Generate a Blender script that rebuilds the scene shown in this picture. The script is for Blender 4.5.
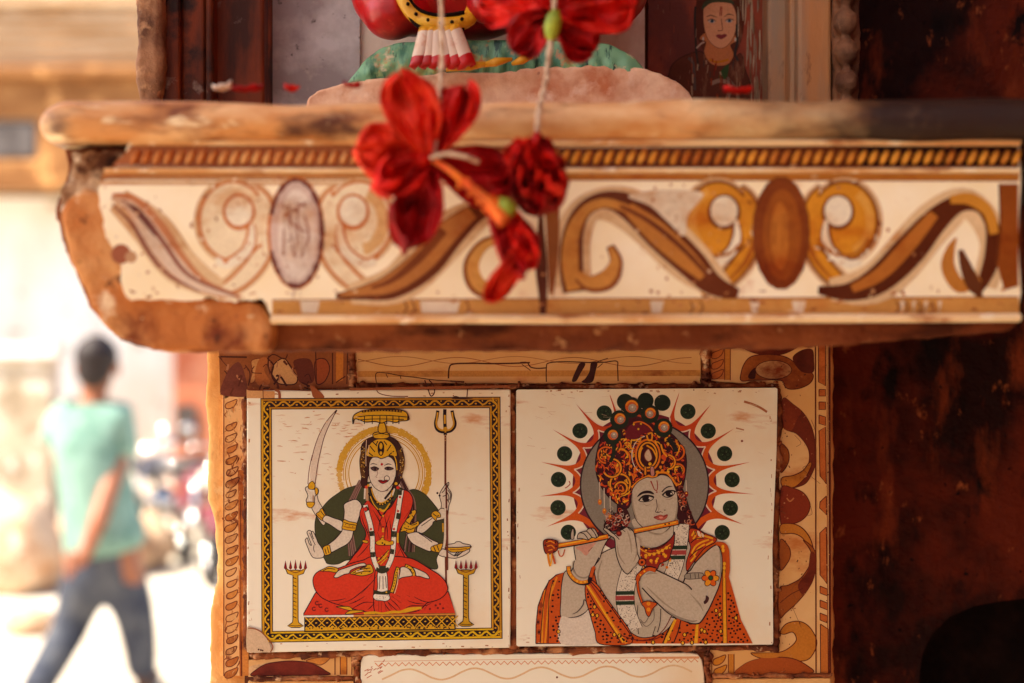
import bpy, bmesh, math, random
from mathutils import Vector, Matrix, noise
from mathutils.geometry import tessellate_polygon
R = math.radians
rnd = random.Random(7)
sc = bpy.context.scene
COL = sc.collection
for o in list(bpy.data.objects):
    bpy.data.objects.remove(o)

# ------------------------------------------------------------------ camera, sky, sun, exposure
CAM_H = 1.62
FPX = 1422.2            # focal length in picture widths of 1024
cam_d = bpy.data.cameras.new('camera')
cam = bpy.data.objects.new('camera', cam_d); COL.objects.link(cam)
cam.location = (0, 0, CAM_H); cam.rotation_euler = (R(90), 0, 0)
cam_d.sensor_width = 36; cam_d.lens = 50
cam_d.clip_start = 0.02; cam_d.clip_end = 400
cam_d.dof.use_dof = True; cam_d.dof.focus_distance = 0.822; cam_d.dof.aperture_fstop = 4.8
sc.camera = cam

SUN_EL, SUN_AZ = R(52), R(-110)      # the sun stands to the left, a little behind the viewer; an added awning out of view shades the shrine
world = bpy.data.worlds.new('World'); sc.world = world; world.use_nodes = True
wn = world.node_tree
bg = wn.nodes['Background']
sky = wn.nodes.new('ShaderNodeTexSky'); sky.sky_type = 'NISHITA'; sky.sun_disc = False
sky.sun_elevation = SUN_EL; sky.sun_rotation = SUN_AZ; sky.dust_density = 3.0; sky.air_density = 1.0
wn.links.new(sky.outputs[0], bg.inputs[0]); bg.inputs[1].default_value = 0.13
sun_d = bpy.data.lights.new('sun', 'SUN'); sun_d.energy = 4.5; sun_d.angle = R(0.5); sun_d.color = (1, 0.90, 0.73)
sun = bpy.data.objects.new('sun', sun_d); COL.objects.link(sun)
sd = Vector((math.sin(SUN_AZ) * math.cos(SUN_EL), math.cos(SUN_AZ) * math.cos(SUN_EL), math.sin(SUN_EL)))
sun.rotation_euler = sd.to_track_quat('Z', 'Y').to_euler()
sun.location = (0, 5, 9)
sc.view_settings.view_transform = 'Standard'; sc.view_settings.look = 'None'
sc.view_settings.exposure = 1.6; sc.view_settings.gamma = 1
sc.cycles.use_denoising = True
sc.cycles.max_bounces = 8; sc.cycles.diffuse_bounces = 6; sc.cycles.caustics_reflective = False; sc.cycles.caustics_refractive = False

# ------------------------------------------------------------------ helpers
def lin(c):
    return tuple(((v / 255) / 12.92 if v / 255 <= 0.04045 else ((v / 255 + 0.055) / 1.055) ** 2.4) for v in c)

def P(x, y, d):
    """a point at depth d seen at picture position x, y"""
    return Vector(((x - 512) * d / FPX, d, CAM_H - (y - 341.5) * d / FPX))

def wloc(o):
    v = Vector((0, 0, 0))
    while o is not None:
        v += o.location; o = o.parent
    return v

def obj(name, verts, faces, mats, parent=None, smooth=False, loc=None, mi=None):
    me = bpy.data.meshes.new(name)
    o = bpy.data.objects.new(name, me); COL.objects.link(o)
    if parent is not None: o.parent = parent
    if loc is not None: o.location = Vector(loc) - (wloc(parent) if parent is not None else Vector((0, 0, 0)))
    base = wloc(o)
    me.from_pydata([Vector(v) - base for v in verts], [], faces)
    for m in (mats if isinstance(mats, (list, tuple)) else [mats]): me.materials.append(m)
    if mi: me.polygons.foreach_set('material_index', mi)
    if smooth: me.polygons.foreach_set('use_smooth', [True] * len(me.polygons))
    me.update()
    return o

def empty(name, loc):
    o = bpy.data.objects.new(name, None); COL.objects.link(o); o.location = loc; o.empty_display_size = 0.05
    return o

def tag(o, label, cat, group=None, kind=None):
    if label: o['label'] = label
    if cat: o['category'] = cat
    if group: o['group'] = group
    if kind: o['kind'] = kind
    return o

def structure(o, label, cat):
    return tag(o, label, cat, kind='structure')

class MB:
    def __init__(s): s.v = []; s.f = []; s.m = []
    def add(s, vs, fs, m=0):
        n = len(s.v); s.v += [Vector(v) for v in vs]; s.f += [[i + n for i in f] for f in fs]; s.m += [m] * len(fs)
    def box(s, a, b, m=0):
        (x0, y0, z0), (x1, y1, z1) = a, b
        s.add([(x0,y0,z0),(x1,y0,z0),(x1,y1,z0),(x0,y1,z0),(x0,y0,z1),(x1,y0,z1),(x1,y1,z1),(x0,y1,z1)],
              [(0,3,2,1),(4,5,6,7),(0,1,5,4),(1,2,6,5),(2,3,7,6),(3,0,4,7)], m)
    def tube(s, pts, rad, n=10, m=0, cap=True):
        pts = [Vector(p) for p in pts]
        rad = rad if isinstance(rad, (list, tuple)) else [rad] * len(pts)
        vs = []; fs = []
        up = Vector((0.13, 0.21, 0.97)).normalized()
        for i, p in enumerate(pts):
            t = (pts[min(i + 1, len(pts) - 1)] - pts[max(i - 1, 0)]).normalized()
            a = t.cross(up)
            if a.length < 1e-3: a = t.cross(Vector((1, 0, 0)))
            a.normalize(); b = t.cross(a).normalized()
            for k in range(n):
                q = 2 * math.pi * k / n
                vs.append(p + (a * math.cos(q) + b * math.sin(q)) * rad[i])
        for i in range(len(pts) - 1):
            for k in range(n):
                fs.append((i*n+k, i*n+(k+1) % n, (i+1)*n+(k+1) % n, (i+1)*n+k))
        if cap:
            fs.append(tuple(range(n - 1, -1, -1))); fs.append(tuple((len(pts)-1)*n + k for k in range(n)))
        s.add(vs, fs, m)
    def ball(s, c, r, m=0, nu=14, nv=9, rot=None):
        c = Vector(c); r = Vector(r) if isinstance(r, (tuple, list, Vector)) else Vector((r, r, r))
        vs = [Vector((0, 0, -r.z))]
        for j in range(1, nv):
            a = -math.pi/2 + math.pi*j/nv
            for i in range(nu):
                b = 2*math.pi*i/nu
                vs.append(Vector((r.x*math.cos(a)*math.cos(b), r.y*math.cos(a)*math.sin(b), r.z*math.sin(a))))
        vs.append(Vector((0, 0, r.z)))
        if rot: 
            vs = [rot @ v for v in vs]
        vs = [v + c for v in vs]
        fs = []
        for i in range(nu): fs.append((0, 1+(i+1) % nu, 1+i))
        for j in range(nv-2):
            for i in range(nu):
                fs.append((1+j*nu+i, 1+j*nu+(i+1) % nu, 1+(j+1)*nu+(i+1) % nu, 1+(j+1)*nu+i))
        t = len(vs)-1; b0 = 1+(nv-2)*nu
        for i in range(nu): fs.append((b0+i, b0+(i+1) % nu, t))
        s.add(vs, fs, m)
    def prism(s, poly, y0, y1, m=0):
        """poly = list of (x, z) world; front at y0"""
        n = len(poly)
        vs = [(x, y0, z) for x, z in poly] + [(x, y1, z) for x, z in poly]
        tri = tessellate_polygon([[Vector((x, z, 0)) for x, z in poly]])
        fs = [tuple(t) for t in tri] + [tuple(i + n for i in reversed(t)) for t in tri]
        for i in range(n): fs.append((i, i+n, (i+1) % n + n, (i+1) % n))
        s.add(vs, fs, m)
    def build(s, name, mats, parent=None, smooth=False, loc=None):
        o = obj(name, s.v, s.f, mats, parent, smooth, loc, s.m)
        bm = bmesh.new(); bm.from_mesh(o.data); bmesh.ops.recalc_face_normals(bm, faces=bm.faces); bm.to_mesh(o.data); bm.free()
        return o

# ---- materials
def nd(t, typ, **kw):
    n = t.nodes.new(typ)
    for k, v in kw.items(): setattr(n, k, v)
    return n

def mix(t, fac, a, b, mode='MIX'):
    n = t.nodes.new('ShaderNodeMix'); n.data_type = 'RGBA'; n.blend_type = mode
    for s, v in ((n.inputs[0], fac), (n.inputs[6], a), (n.inputs[7], b)):
        if hasattr(v, 'is_output') or isinstance(v, bpy.types.NodeSocket): t.links.new(v, s)
        elif isinstance(v, (int, float)): s.default_value = v
        else: s.default_value = (*v[:3], 1)
    return n.outputs[2]

def noise_ramp(t, scale, lo, hi, detail=6, rough=0.6, stretch=(1, 1, 1), off=0.0, dist=0.0):
    tc = nd(t, 'ShaderNodeTexCoord'); mp = nd(t, 'ShaderNodeMapping')
    mp.inputs['Scale'].default_value = stretch; mp.inputs['Location'].default_value = (off, off * 1.7, off * 0.6)
    t.links.new(tc.outputs['Object'], mp.inputs[0])
    n = nd(t, 'ShaderNodeTexNoise'); n.inputs['Scale'].default_value = scale; n.inputs['Detail'].default_value = detail
    n.inputs['Roughness'].default_value = rough; n.inputs['Distortion'].default_value = dist
    t.links.new(mp.outputs[0], n.inputs['Vector'])
    r = nd(t, 'ShaderNodeMapRange'); r.clamp = True
    r.inputs[1].default_value = lo; r.inputs[2].default_value = hi
    t.links.new(n.outputs[0], r.inputs[0])
    return r.outputs[0], n.outputs[0]

def base_mat(name, rough=0.7, spec=0.4):
    m = bpy.data.materials.new(name); m.use_nodes = True
    t = m.node_tree; b = t.nodes['Principled BSDF']
    b.inputs['Roughness'].default_value = rough; b.inputs['Specular IOR Level'].default_value = spec
    return m, t, b

def setbump(t, b, h, strength, dist=0.001):
    n = nd(t, 'ShaderNodeBump'); n.inputs['Strength'].default_value = strength; n.inputs['Distance'].default_value = dist
    t.links.new(h, n.inputs['Height']); t.links.new(n.outputs[0], b.inputs['Normal'])
    return n

def mat(name, layers, rough=0.7, spec=0.4, bump=0.0, bscale=200, bdist=0.001, bstretch=(1, 1, 1)):
    """layers: first = colour; each next = (colour, scale, lo, hi[, stretch[, detail]]) mixed over by noise"""
    m, t, b = base_mat(name, rough, spec)
    c = lin(layers[0]) ; cur = c
    for i, L in enumerate(layers[1:]):
        st = L[4] if len(L) > 4 else (1, 1, 1)
        f, _ = noise_ramp(t, L[1], L[2], L[3], detail=(L[5] if len(L) > 5 else 7), stretch=st, off=3.1 * (i + 1))
        cur = mix(t, f, cur, lin(L[0]))
    if isinstance(cur, tuple): b.inputs['Base Color'].default_value = (*cur, 1)
    else: t.links.new(cur, b.inputs['Base Color'])
    if bump:
        _, h = noise_ramp(t, bscale, 0, 1, detail=8, stretch=bstretch, off=9.0)
        setbump(t, b, h, bump, bdist)
    return m

def ink_mat(name, rough=0.3, wear=None, wear_lo=0.62, wear_hi=0.7, wscale=60, stretch=(1, 1, 1), spec=0.16, tone=0.0, grime=None, bump=0.0, glo=0.5, ghi=0.75, gscale=14):
    m, t, b = base_mat(name, rough, spec)
    a = nd(t, 'ShaderNodeVertexColor'); a.layer_name = 'Col'
    cur = a.outputs[0]
    f, _ = noise_ramp(t, 900, 0.3, 0.75, detail=3)
    dark = mix(t, 1.0, cur, (0.78, 0.76, 0.74), 'MULTIPLY')
    cur = mix(t, f, cur, dark)
    if tone:
        f, _ = noise_ramp(t, 34, 0.34, 0.66, detail=6, rough=0.7, off=17, stretch=(0.8, 1, 1.3))
        cur = mix(t, f, mix(t, 1.0, cur, (1 - tone, 1 - tone * 1.15, 1 - tone * 1.3), 'MULTIPLY'), cur)
    if wear:
        f, _ = noise_ramp(t, wscale, wear_lo, wear_hi, detail=10, rough=0.75, stretch=stretch, off=5)
        cur = mix(t, f, cur, lin(wear))
    if grime:
        f, _ = noise_ramp(t, gscale, glo, ghi, detail=9, rough=0.65, off=11, stretch=(1, 1, 1.6))
        cur = mix(t, f, cur, mix(t, 1.0, cur, lin(grime), 'MULTIPLY'))
    t.links.new(cur, b.inputs['Base Color'])
    if bump:
        _, h = noise_ramp(t, 300, 0, 1, detail=6, off=2)
        setbump(t, b, h, bump, 0.0006)
    return m

# ---- flat printed / painted decoration: polygons with a colour each, stacked in thin layers
def pts_of(s):
    return [tuple(float(k) for k in w.split(',')) for w in s.split()]

def smooth_closed(p, n=5):
    m = len(p); out = []
    for i in range(m):
        a, b, c, d = p[i-1], p[i], p[(i+1) % m], p[(i+2) % m]
        for k in range(n):
            t = k / n; out.append(tuple(0.5*((2*b[j]) + (-a[j]+c[j])*t + (2*a[j]-5*b[j]+4*c[j]-d[j])*t*t + (-a[j]+3*b[j]-3*c[j]+d[j])*t**3) for j in range(len(b))))
    return out

def smooth_open(p, n=6):
    q = [p[0]] + list(p) + [p[-1]]; out = []
    for i in range(1, len(q) - 2):
        a, b, c, d = q[i-1], q[i], q[i+1], q[i+2]
        for k in range(n):
            t = k / n; out.append(tuple(0.5*((2*b[j]) + (-a[j]+c[j])*t + (2*a[j]-5*b[j]+4*c[j]-d[j])*t*t + (-a[j]+3*b[j]-3*c[j]+d[j])*t**3) for j in range(len(b))))
    out.append(tuple(p[-1])); return out

DK = (50, 18, 22)
class Pic:
    def __init__(s, d, step=2.5e-5):
        s.d = d; s.k = 0; s.step = step * 0.5; s.h = {}; s.top = 0; s.v = []; s.f = []; s.c = []; s.x0 = s.y0 = 0; s.s = 1.0; s.clip = None
    def fr(s, x0=0, y0=0, sc=1.0): s.x0, s.y0, s.s = x0, y0, sc; return s
    def up(s, n=1): s.k += n; return s
    def pp(s, w):
        p = pts_of(w) if isinstance(w, str) else list(w)
        return [(s.x0 + q[0] / s.s, s.y0 + q[1] / s.s) + tuple(q[2:]) for q in p]
    def _cells(s, a, b, c):
        """grid cells (rows of 0.8) touched by one triangle"""
        G = 0.8
        T = (a, b, c); y0 = math.floor(min(q[1] for q in T) / G); y1 = math.floor(max(q[1] for q in T) / G)
        for r in range(y0, y1 + 1):
            lo, hi = r * G, (r + 1) * G; xs = [q[0] for q in T if lo <= q[1] <= hi]
            for i in range(3):
                p, q = T[i], T[(i + 1) % 3]
                for yy in (lo, hi):
                    if (p[1] - yy) * (q[1] - yy) < 0: xs.append(p[0] + (q[0] - p[0]) * (yy - p[1]) / (q[1] - p[1]))
            if xs:
                for k in range(math.floor(min(xs) / G), math.floor(max(xs) / G) + 1): yield (r, k)
    def _put(s, pts, tris, col, slope=0.0):
        """every shape lies one thin coat above whatever it overlaps"""
        n = len(s.v); cells = set()
        for t in tris:
            for i in range(1, len(t) - 1): cells.update(s._cells(pts[t[0]], pts[t[i]], pts[t[i+1]]))
        k = 1 + max((s.h.get(c, 0) for c in cells), default=0)
        for c in cells: s.h[c] = k
        s.top = max(s.top, k)
        m = max(len(pts) - 1, 1)
        for i, p in enumerate(pts):
            q = P(p[0], p[1], s.d); s.v.append((q.x, s.d - (k + slope * i / m) * s.step, q.z)); s.c.append(col)
        s.f += [tuple(i + n for i in t) for t in tris]
    def poly(s, w, col, sm=True, ol=0, oc=DK):
        """filled shape; the outline stroke goes one layer up"""
        p = s.pp(w)
        if sm: p = smooth_closed(p)
        tri = tessellate_polygon([[Vector((q[0], q[1], 0)) for q in p]])
        s._put(p, tri, lin(col))
        if ol:
            s.k += 1; s._ribbon(p + [p[0]], [ol] * (len(p) + 1), oc); s.k -= 1
        return s
    def _ribbon(s, p, w, col):
        vs = []; n = len(p)
        for i in range(n):
            a = p[max(i-1, 0)]; b = p[min(i+1, n-1)]
            dx, dy = b[0]-a[0], b[1]-a[1]; L = math.hypot(dx, dy) or 1
            nx, ny = -dy/L, dx/L; h = w[i]/2
            vs += [(p[i][0]+nx*h, p[i][1]+ny*h), (p[i][0]-nx*h, p[i][1]-ny*h)]
        s._put(vs, [(2*i, 2*i+1, 2*i+3, 2*i+2) for i in range(n-1)], lin(col), 0.45)
    def line(s, w, wd, col=DK, sm=True, taper=False):
        """stroke; points may carry their own width as a third number (picture pixels)"""
        p = s.pp(w)
        q = [(a[0], a[1], (a[2] if len(a) > 2 else wd)) for a in p]
        if taper: q = [(a[0], a[1], a[2] * (0.35 + 0.65 * math.sin(math.pi * i / (len(q)-1)))) for i, a in enumerate(q)]
        if sm and len(q) > 2: q = smooth_open(q)
        s._ribbon([(a[0], a[1]) for a in q], [a[2] for a in q], col); return s
    def lines(s, ws, wd, col=DK, taper=False):
        for w in ws.split('|'): s.line(w.strip(), wd, col, taper=taper)
        return s
    def dot(s, w, r, col, ry=None, n=18, a=0):
        ry = ry or r
        for c in s.pp(w):
            p = []
            for i in range(n):
                q = 2*math.pi*i/n; ux, uy = r*math.cos(q), ry*math.sin(q)
                p.append((c[0]+ux*math.cos(a)-uy*math.sin(a), c[1]+ux*math.sin(a)+uy*math.cos(a)))
            s._put(p, [tuple(range(n))], lin(col))
        return s
    def ring(s, c, r, w, col, a0=0, a1=360, jit=0, n=60, ry=None):
        c = s.pp(c)[0]; pts = []; ws = []
        ry = ry or r
        for i in range(n+1):
            q = R(a0 + (a1-a0)*i/n)
            pts.append((c[0]+r*math.cos(q), c[1]+ry*math.sin(q))); ws.append(w + (rnd.uniform(-jit, jit) if jit else 0))
        s._ribbon(pts, ws, col); return s
    def build(s, name, m, parent=None, loc=None):
        o = obj(name, s.v, s.f, m, parent, loc=loc)
        print('coats', name, s.top)
        at = o.data.color_attributes.new('Col', 'FLOAT_COLOR', 'POINT')
        at.data.foreach_set('color', [k for c in s.c for k in (*c, 1.0)])
        return o

def plate(name, px, d, thick, m, parent=None, bevel=0.0008, loc=None, sm=False):
    """a flat slab whose outline is given in picture positions at depth d"""
    p = pts_of(px) if isinstance(px, str) else px
    if sm: p = smooth_closed(p, 4)
    q = [P(x, y, d) for x, y in p]
    mb = MB(); mb.prism([(v.x, v.z) for v in q], d, d + thick)
    o = mb.build(name, m, parent, loc=loc)
    if bevel:
        b = o.modifiers.new('bevel', 'BEVEL'); b.width = bevel; b.segments = 2; b.limit_method = 'ANGLE'; b.angle_limit = R(50)
    return o

def rough_stone(name, px, d0, d1, m, parent=None, voxel=0.0022, amp=0.004, tsize=0.03, bevel=0.006, loc=None, amp2=0.002, extra=None):
    p = pts_of(px)
    q = [P(x, y, d0) for x, y in p]
    mb = MB(); mb.prism([(v.x, v.z) for v in q], d0, d1)
    if extra: extra(mb)
    o = mb.build(name, m, parent, smooth=True, loc=loc)
    b = o.modifiers.new('bevel', 'BEVEL'); b.width = bevel; b.segments = 4; b.limit_method = 'ANGLE'; b.angle_limit = R(25)
    rm = o.modifiers.new('remesh', 'REMESH'); rm.mode = 'VOXEL'; rm.voxel_size = voxel; rm.use_smooth_shade = True
    for a, ts, ba in ((amp, tsize, 'BLENDER_ORIGINAL'), (amp2, tsize * 0.45, 'VORONOI_F2_F1')):
        if not a: continue
        tx = bpy.data.textures.new(name + '_relief', 'CLOUDS'); tx.noise_scale = ts; tx.noise_depth = 4; tx.noise_basis = ba
        dm = o.modifiers.new('relief', 'DISPLACE'); dm.texture = tx; dm.strength = a; dm.mid_level = 0.5; dm.texture_coords = 'LOCAL'
    return o

def skinned(name, chains, m, parent, sub=2, loc=None):
    """one continuous surface over connected chains [(point, radius), ...]; chains share joints by identical points"""
    vs = []; rs = []; es = []; idx = {}
    for ch in chains:
        prev = None
        for p, r in ch:
            key = tuple(round(k, 4) for k in p)
            if key not in idx: idx[key] = len(vs); vs.append(Vector(p)); rs.append(r)
            i = idx[key]
            if prev is not None: es.append((prev, i))
            prev = i
    me = bpy.data.meshes.new(name); o = bpy.data.objects.new(name, me); COL.objects.link(o)
    if parent is not None: o.parent = parent
    if loc is not None: o.location = Vector(loc) - (wloc(parent) if parent is not None else Vector((0, 0, 0)))
    base = wloc(o)
    me.from_pydata([v - base for v in vs], es, [])
    me.materials.append(m)
    sk = o.modifiers.new('skin', 'SKIN'); sk.use_smooth_shade = True
    L = me.skin_vertices[0] if me.skin_vertices else None
    if L is None:
        bpy.context.view_layer.objects.active = o
        bm = bmesh.new(); bm.from_mesh(me); bm.verts.layers.skin.verify(); bm.to_mesh(me); bm.free()
        L = me.skin_vertices[0]
    for i, r in enumerate(rs):
        L.data[i].radius = r if isinstance(r, tuple) else (r, r)
        L.data[i].use_root = (i == 0)
    sb = o.modifiers.new('sub', 'SUBSURF'); sb.levels = sub; sb.render_levels = sub
    return o
# ------------------------------------------------------------------ materials
M = {}
M['slab'] = mat('shelf_stone', [(206, 142, 80), ((240, 202, 150), 16, 0.45, 0.66, (1, 1, 2.5)), ((120, 62, 30), 30, 0.54, 0.68, (0.6, 1, 2.2)), ((90, 45, 20), 14, 0.58, 0.7, (1, 1, 2)), ((240, 214, 170), 70, 0.6, 0.68, (0.6, 1, 1.6))], 0.55, 0.4, 0.5, 160)
M['rock'] = mat('brown_stone', [(110, 54, 28), ((144, 80, 42), 30, 0.46, 0.64, (0.5, 1, 1.4)), ((70, 30, 14), 34, 0.52, 0.64, (0.6, 1, 1.4)), ((190, 140, 96), 90, 0.62, 0.7)], 0.8, 0.15, 0.9, 240, 0.002)
M['rock_pale'] = mat('chipped_orange_stone', [(190, 114, 56), ((214, 156, 98), 24, 0.44, 0.62), ((120, 54, 24), 26, 0.5, 0.64), ((232, 200, 160), 60, 0.6, 0.68), ((84, 38, 18), 80, 0.62, 0.69)], 0.75, 0.2, 0.9, 260, 0.002)
M['plaster'] = mat('worn_plaster', [(222, 150, 76), ((236, 176, 104), 24, 0.4, 0.62, (1, 1, 0.4)), ((150, 78, 30), 34, 0.58, 0.7, (1, 1, 0.5)), ((240, 196, 130), 90, 0.6, 0.72)], 0.75, 0.3, 0.8, 220, 0.0015)
M['grout'] = mat('brown_grout', [(140, 74, 38), ((84, 38, 20), 70, 0.46, 0.58), ((192, 130, 84), 60, 0.54, 0.64), ((208, 168, 128), 140, 0.6, 0.68)], 0.8, 0.25, 0.9, 320, 0.0012)
M['dark_wall'] = mat('dark_red_wall', [(108, 36, 16), ((40, 14, 9), 9, 0.42, 0.58), ((140, 58, 26), 24, 0.53, 0.64, (1, 1, 0.35)), ((24, 9, 7), 30, 0.55, 0.64, (1, 1, 0.5)), ((170, 88, 46), 80, 0.62, 0.70, (1, 1, 0.6)), ((18, 7, 5), 130, 0.63, 0.68)], 0.6, 0.12, 0.9, 70, 0.004)
M['niche_red'] = mat('niche_red_brown', [(150, 62, 34), ((96, 36, 22), 22, 0.42, 0.62, (1, 1, 0.6)), ((150, 70, 40), 40, 0.6, 0.72, (1, 1, 0.35)), ((170, 130, 100), 50, 0.66, 0.74, (1.4, 1, 0.2))], 0.6, 0.3, 0.6, 160, 0.0012)
M['niche_grey'] = mat('niche_grey_panel', [(206, 200, 202), ((160, 150, 152), 26, 0.42, 0.62), ((188, 178, 172), 60, 0.6, 0.7), ((120, 80, 64), 34, 0.62, 0.74, (1, 1, 0.5)), ((70, 56, 54), 120, 0.64, 0.70)], 0.65, 0.3, 0.6, 200)
M['niche_white'] = mat('niche_pale_board', [(236, 220, 204), ((176, 132, 100), 20, 0.5, 0.72, (1, 1, 0.5)), ((228, 214, 196), 60, 0.5, 0.7)], 0.6, 0.3, 0.4, 200)
M['jamb_wood'] = mat('brown_painted_jamb', [(112, 48, 22), ((56, 24, 16), 30, 0.44, 0.6, (1, 1, 0.25)), ((176, 84, 34), 50, 0.6, 0.7, (1, 1, 0.1)), ((40, 20, 18), 26, 0.56, 0.66), ((130, 110, 100), 44, 0.62, 0.7)], 0.55, 0.2, 0.6, 160, 0.0012, (1, 1, 0.2))
M['jamb_stone'] = mat('grey_brown_stone', [(150, 106, 76), ((96, 62, 44), 30, 0.44, 0.62), ((196, 150, 110), 56, 0.58, 0.7), ((50, 30, 24), 60, 0.64, 0.72)], 0.75, 0.3, 0.9, 150, 0.002)
M['jamb_tan'] = mat('tan_streaked_plaster', [(196, 136, 84), ((160, 136, 112), 26, 0.45, 0.62, (1, 1, 0.15)), ((196, 130, 74), 40, 0.55, 0.7, (1, 1, 0.2)), ((84, 44, 24), 60, 0.64, 0.74, (1, 1, 0.3))], 0.6, 0.35, 0.6, 180, 0.001, (1, 1, 0.3))
M['tile_white'] = mat('cream_glazed_tile', [(236, 230, 210), ((230, 204, 166), 9, 0.48, 0.72), ((206, 140, 92), 46, 0.62, 0.74, (0.45, 1, 1.6)), ((176, 96, 52), 120, 0.71, 0.76, (0.5, 1, 1.5))], 0.28, 0.16, 0.15, 60, 0.0006)
M['tile_tan'] = mat('tan_glazed_tile', [(216, 162, 98), ((226, 184, 128), 16, 0.45, 0.7), ((190, 112, 54), 40, 0.6, 0.74, (0.5, 1, 1.2)), ((128, 62, 28), 100, 0.7, 0.76)], 0.3, 0.16, 0.2, 80, 0.0006)
M['tile_rust'] = mat('rust_stained_tile', [(222, 158, 94), ((232, 186, 128), 30, 0.45, 0.64), ((182, 104, 52), 44, 0.54, 0.66), ((132, 66, 34), 90, 0.62, 0.7)], 0.45, 0.18, 0.5, 140)
M['crust'] = mat('chipped_grey_brown_crust', [(156, 112, 78), ((206, 170, 134), 60, 0.47, 0.58), ((92, 52, 32), 50, 0.52, 0.6), ((232, 212, 186), 90, 0.58, 0.64), ((50, 26, 18), 70, 0.6, 0.66)], 0.8, 0.15, 1.0, 260, 0.003)
M['tile_ledge'] = mat('ledge_glazed_tile', [(246, 228, 188), ((250, 238, 208), 20, 0.4, 0.6), ((196, 120, 66), 34, 0.6, 0.75), ((150, 80, 40), 90, 0.7, 0.76)], 0.3, 0.18, 0.2, 80)
M['ink'] = ink_mat('printed_glaze', 0.3)
M['ink_worn'] = ink_mat('worn_printed_glaze', 0.35, wear=(222, 190, 156), wear_lo=0.66, wear_hi=0.72, wscale=150, grime=(170, 110, 80))
M['ink_border'] = ink_mat('painted_border_glaze', 0.33, wear=(206, 150, 100), wear_lo=0.66, wear_hi=0.74, wscale=120, grime=(150, 80, 50), glo=0.52, ghi=0.7, gscale=22)
M['ink_fade'] = ink_mat('faded_wall_painting', 0.65, wear=(150, 104, 78), wear_lo=0.56, wear_hi=0.70, wscale=70, stretch=(1.2, 1, 0.3), spec=0.12, grime=(200, 180, 165), bump=0.4)
M['step_stone'] = mat('added_step_stone', [(158, 142, 112), ((130, 112, 84), 6, 0.42, 0.6), ((176, 160, 130), 14, 0.58, 0.7)], 0.9, 0.15, 0.5, 60, 0.004)
M['black'] = mat('near_black', [(20, 9, 7), ((34, 18, 14), 30, 0.5, 0.66)], 0.9, 0.1, 0.6, 90, 0.003)
def petal_mat(name, c1, c2):
    m, t, b = base_mat(name, 0.55, 0.2)
    f, h = noise_ramp(t, 120, 0.38, 0.66, detail=7, stretch=(1.6, 1, 0.7))
    cur = mix(t, f, lin(c1), lin(c2)); f2, _ = noise_ramp(t, 60, 0.44, 0.66, detail=6, off=4); cur = mix(t, f2, cur, mix(t, 1.0, cur, (0.42, 0.2, 0.3), 'MULTIPLY')); t.links.new(cur, b.inputs['Base Color'])
    b.inputs['Subsurface Weight'].default_value = 0.35; b.inputs['Subsurface Radius'].default_value = (0.004, 0.001, 0.0005)
    setbump(t, b, h, 0.8, 0.002)
    return m
M['petal'] = petal_mat('red_petal', (206, 14, 12), (226, 44, 22))
M['petal_dark'] = petal_mat('deep_red_petal', (150, 4, 10), (186, 14, 14))
M['petal_orange'] = petal_mat('orange_red_petal', (230, 62, 24), (206, 22, 14))
M['stamen'] = petal_mat('orange_stamen', (232, 96, 44), (236, 130, 40))
M['pollen'] = mat('yellow_pollen', [(232, 186, 30), ((196, 120, 20), 200, 0.5, 0.6)], 0.8)
M['calyx'] = mat('green_calyx', [(176, 186, 50), ((120, 140, 40), 90, 0.45, 0.65)], 0.5)
M['thread'] = mat('cotton_thread', [(214, 190, 160), ((176, 140, 110), 300, 0.45, 0.6)], 0.9)
# ------------------------------------------------------------------ building that carries the shrine
house = empty('shrine_house', (0.6, 1.6, 0)); tag(house, 'tall dark red plastered house wall that carries the painted roadside shrine', 'house')
mb = MB(); mb.box((-0.15, 1.06, 0), (3.2, 2.9, 4.1)); mb.build('house_body', M['dark_wall'], house)
# front wall to the right of the shrine, with an arched opening low down
D = 0.95
outer = [(700, -700), (1900, -700), (1900, 3000), (916, 3000), (916, 700), (919, 683), (922, 655), (932, 634), (950, 617), (975, 606), (1003, 601), (1030, 599), (1075, 606), (1105, 630), (1120, 668), (1126, 720), (1126, 2990), (1890, 2990)]
left = [(640, -700), (640, 3000), (916, 3000), (916, 700), (919, 683), (922, 655), (932, 634), (950, 617), (975, 606), (1003, 601), (1030, 598)]
right = [(1030, 598), (1075, 606), (1105, 630), (1120, 668), (1126, 720), (1126, 3000), (1900, 3000), (1900, -700)]
poly = left + right
q = [P(x, y, D) for x, y in poly]
mb = MB(); mb.prism([(v.x, max(v.z, 0)) for v in q], D, D + 0.07)
fw = mb.build('front_wall', M['dark_wall'], house)
mb = MB(); mb.box((0.2, 1.021, 0.0), (0.5, 1.055, 1.6)); mb.build('arch_recess', M['black'], house)  # near-black box painted in for the shade inside the arch
mb = MB(); mb.box((0.46, -1.5, 0), (0.75, D - 0.003, 3.19)); mb.build('added_side_wall', M['dark_wall'], house)  # added out of view so the light falls off to the right
mb = MB(); mb.box((-2.3, -0.15, 3.2), (1.4, 1.058, 3.3)); mb.build('added_awning', M['plaster'], house)  # added above the view to keep the sun off the shrine

mb = MB(); mb.box((-0.95, -1.7, 0.001), (3.4, 3.1, 0.13)); pv = mb.build('added_step', M['step_stone']); pv['label'] = 'raised stone step added out of view to cut light from the ground'; pv['kind'] = 'structure'  # added below the view to weaken light bouncing up from the ground
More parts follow.
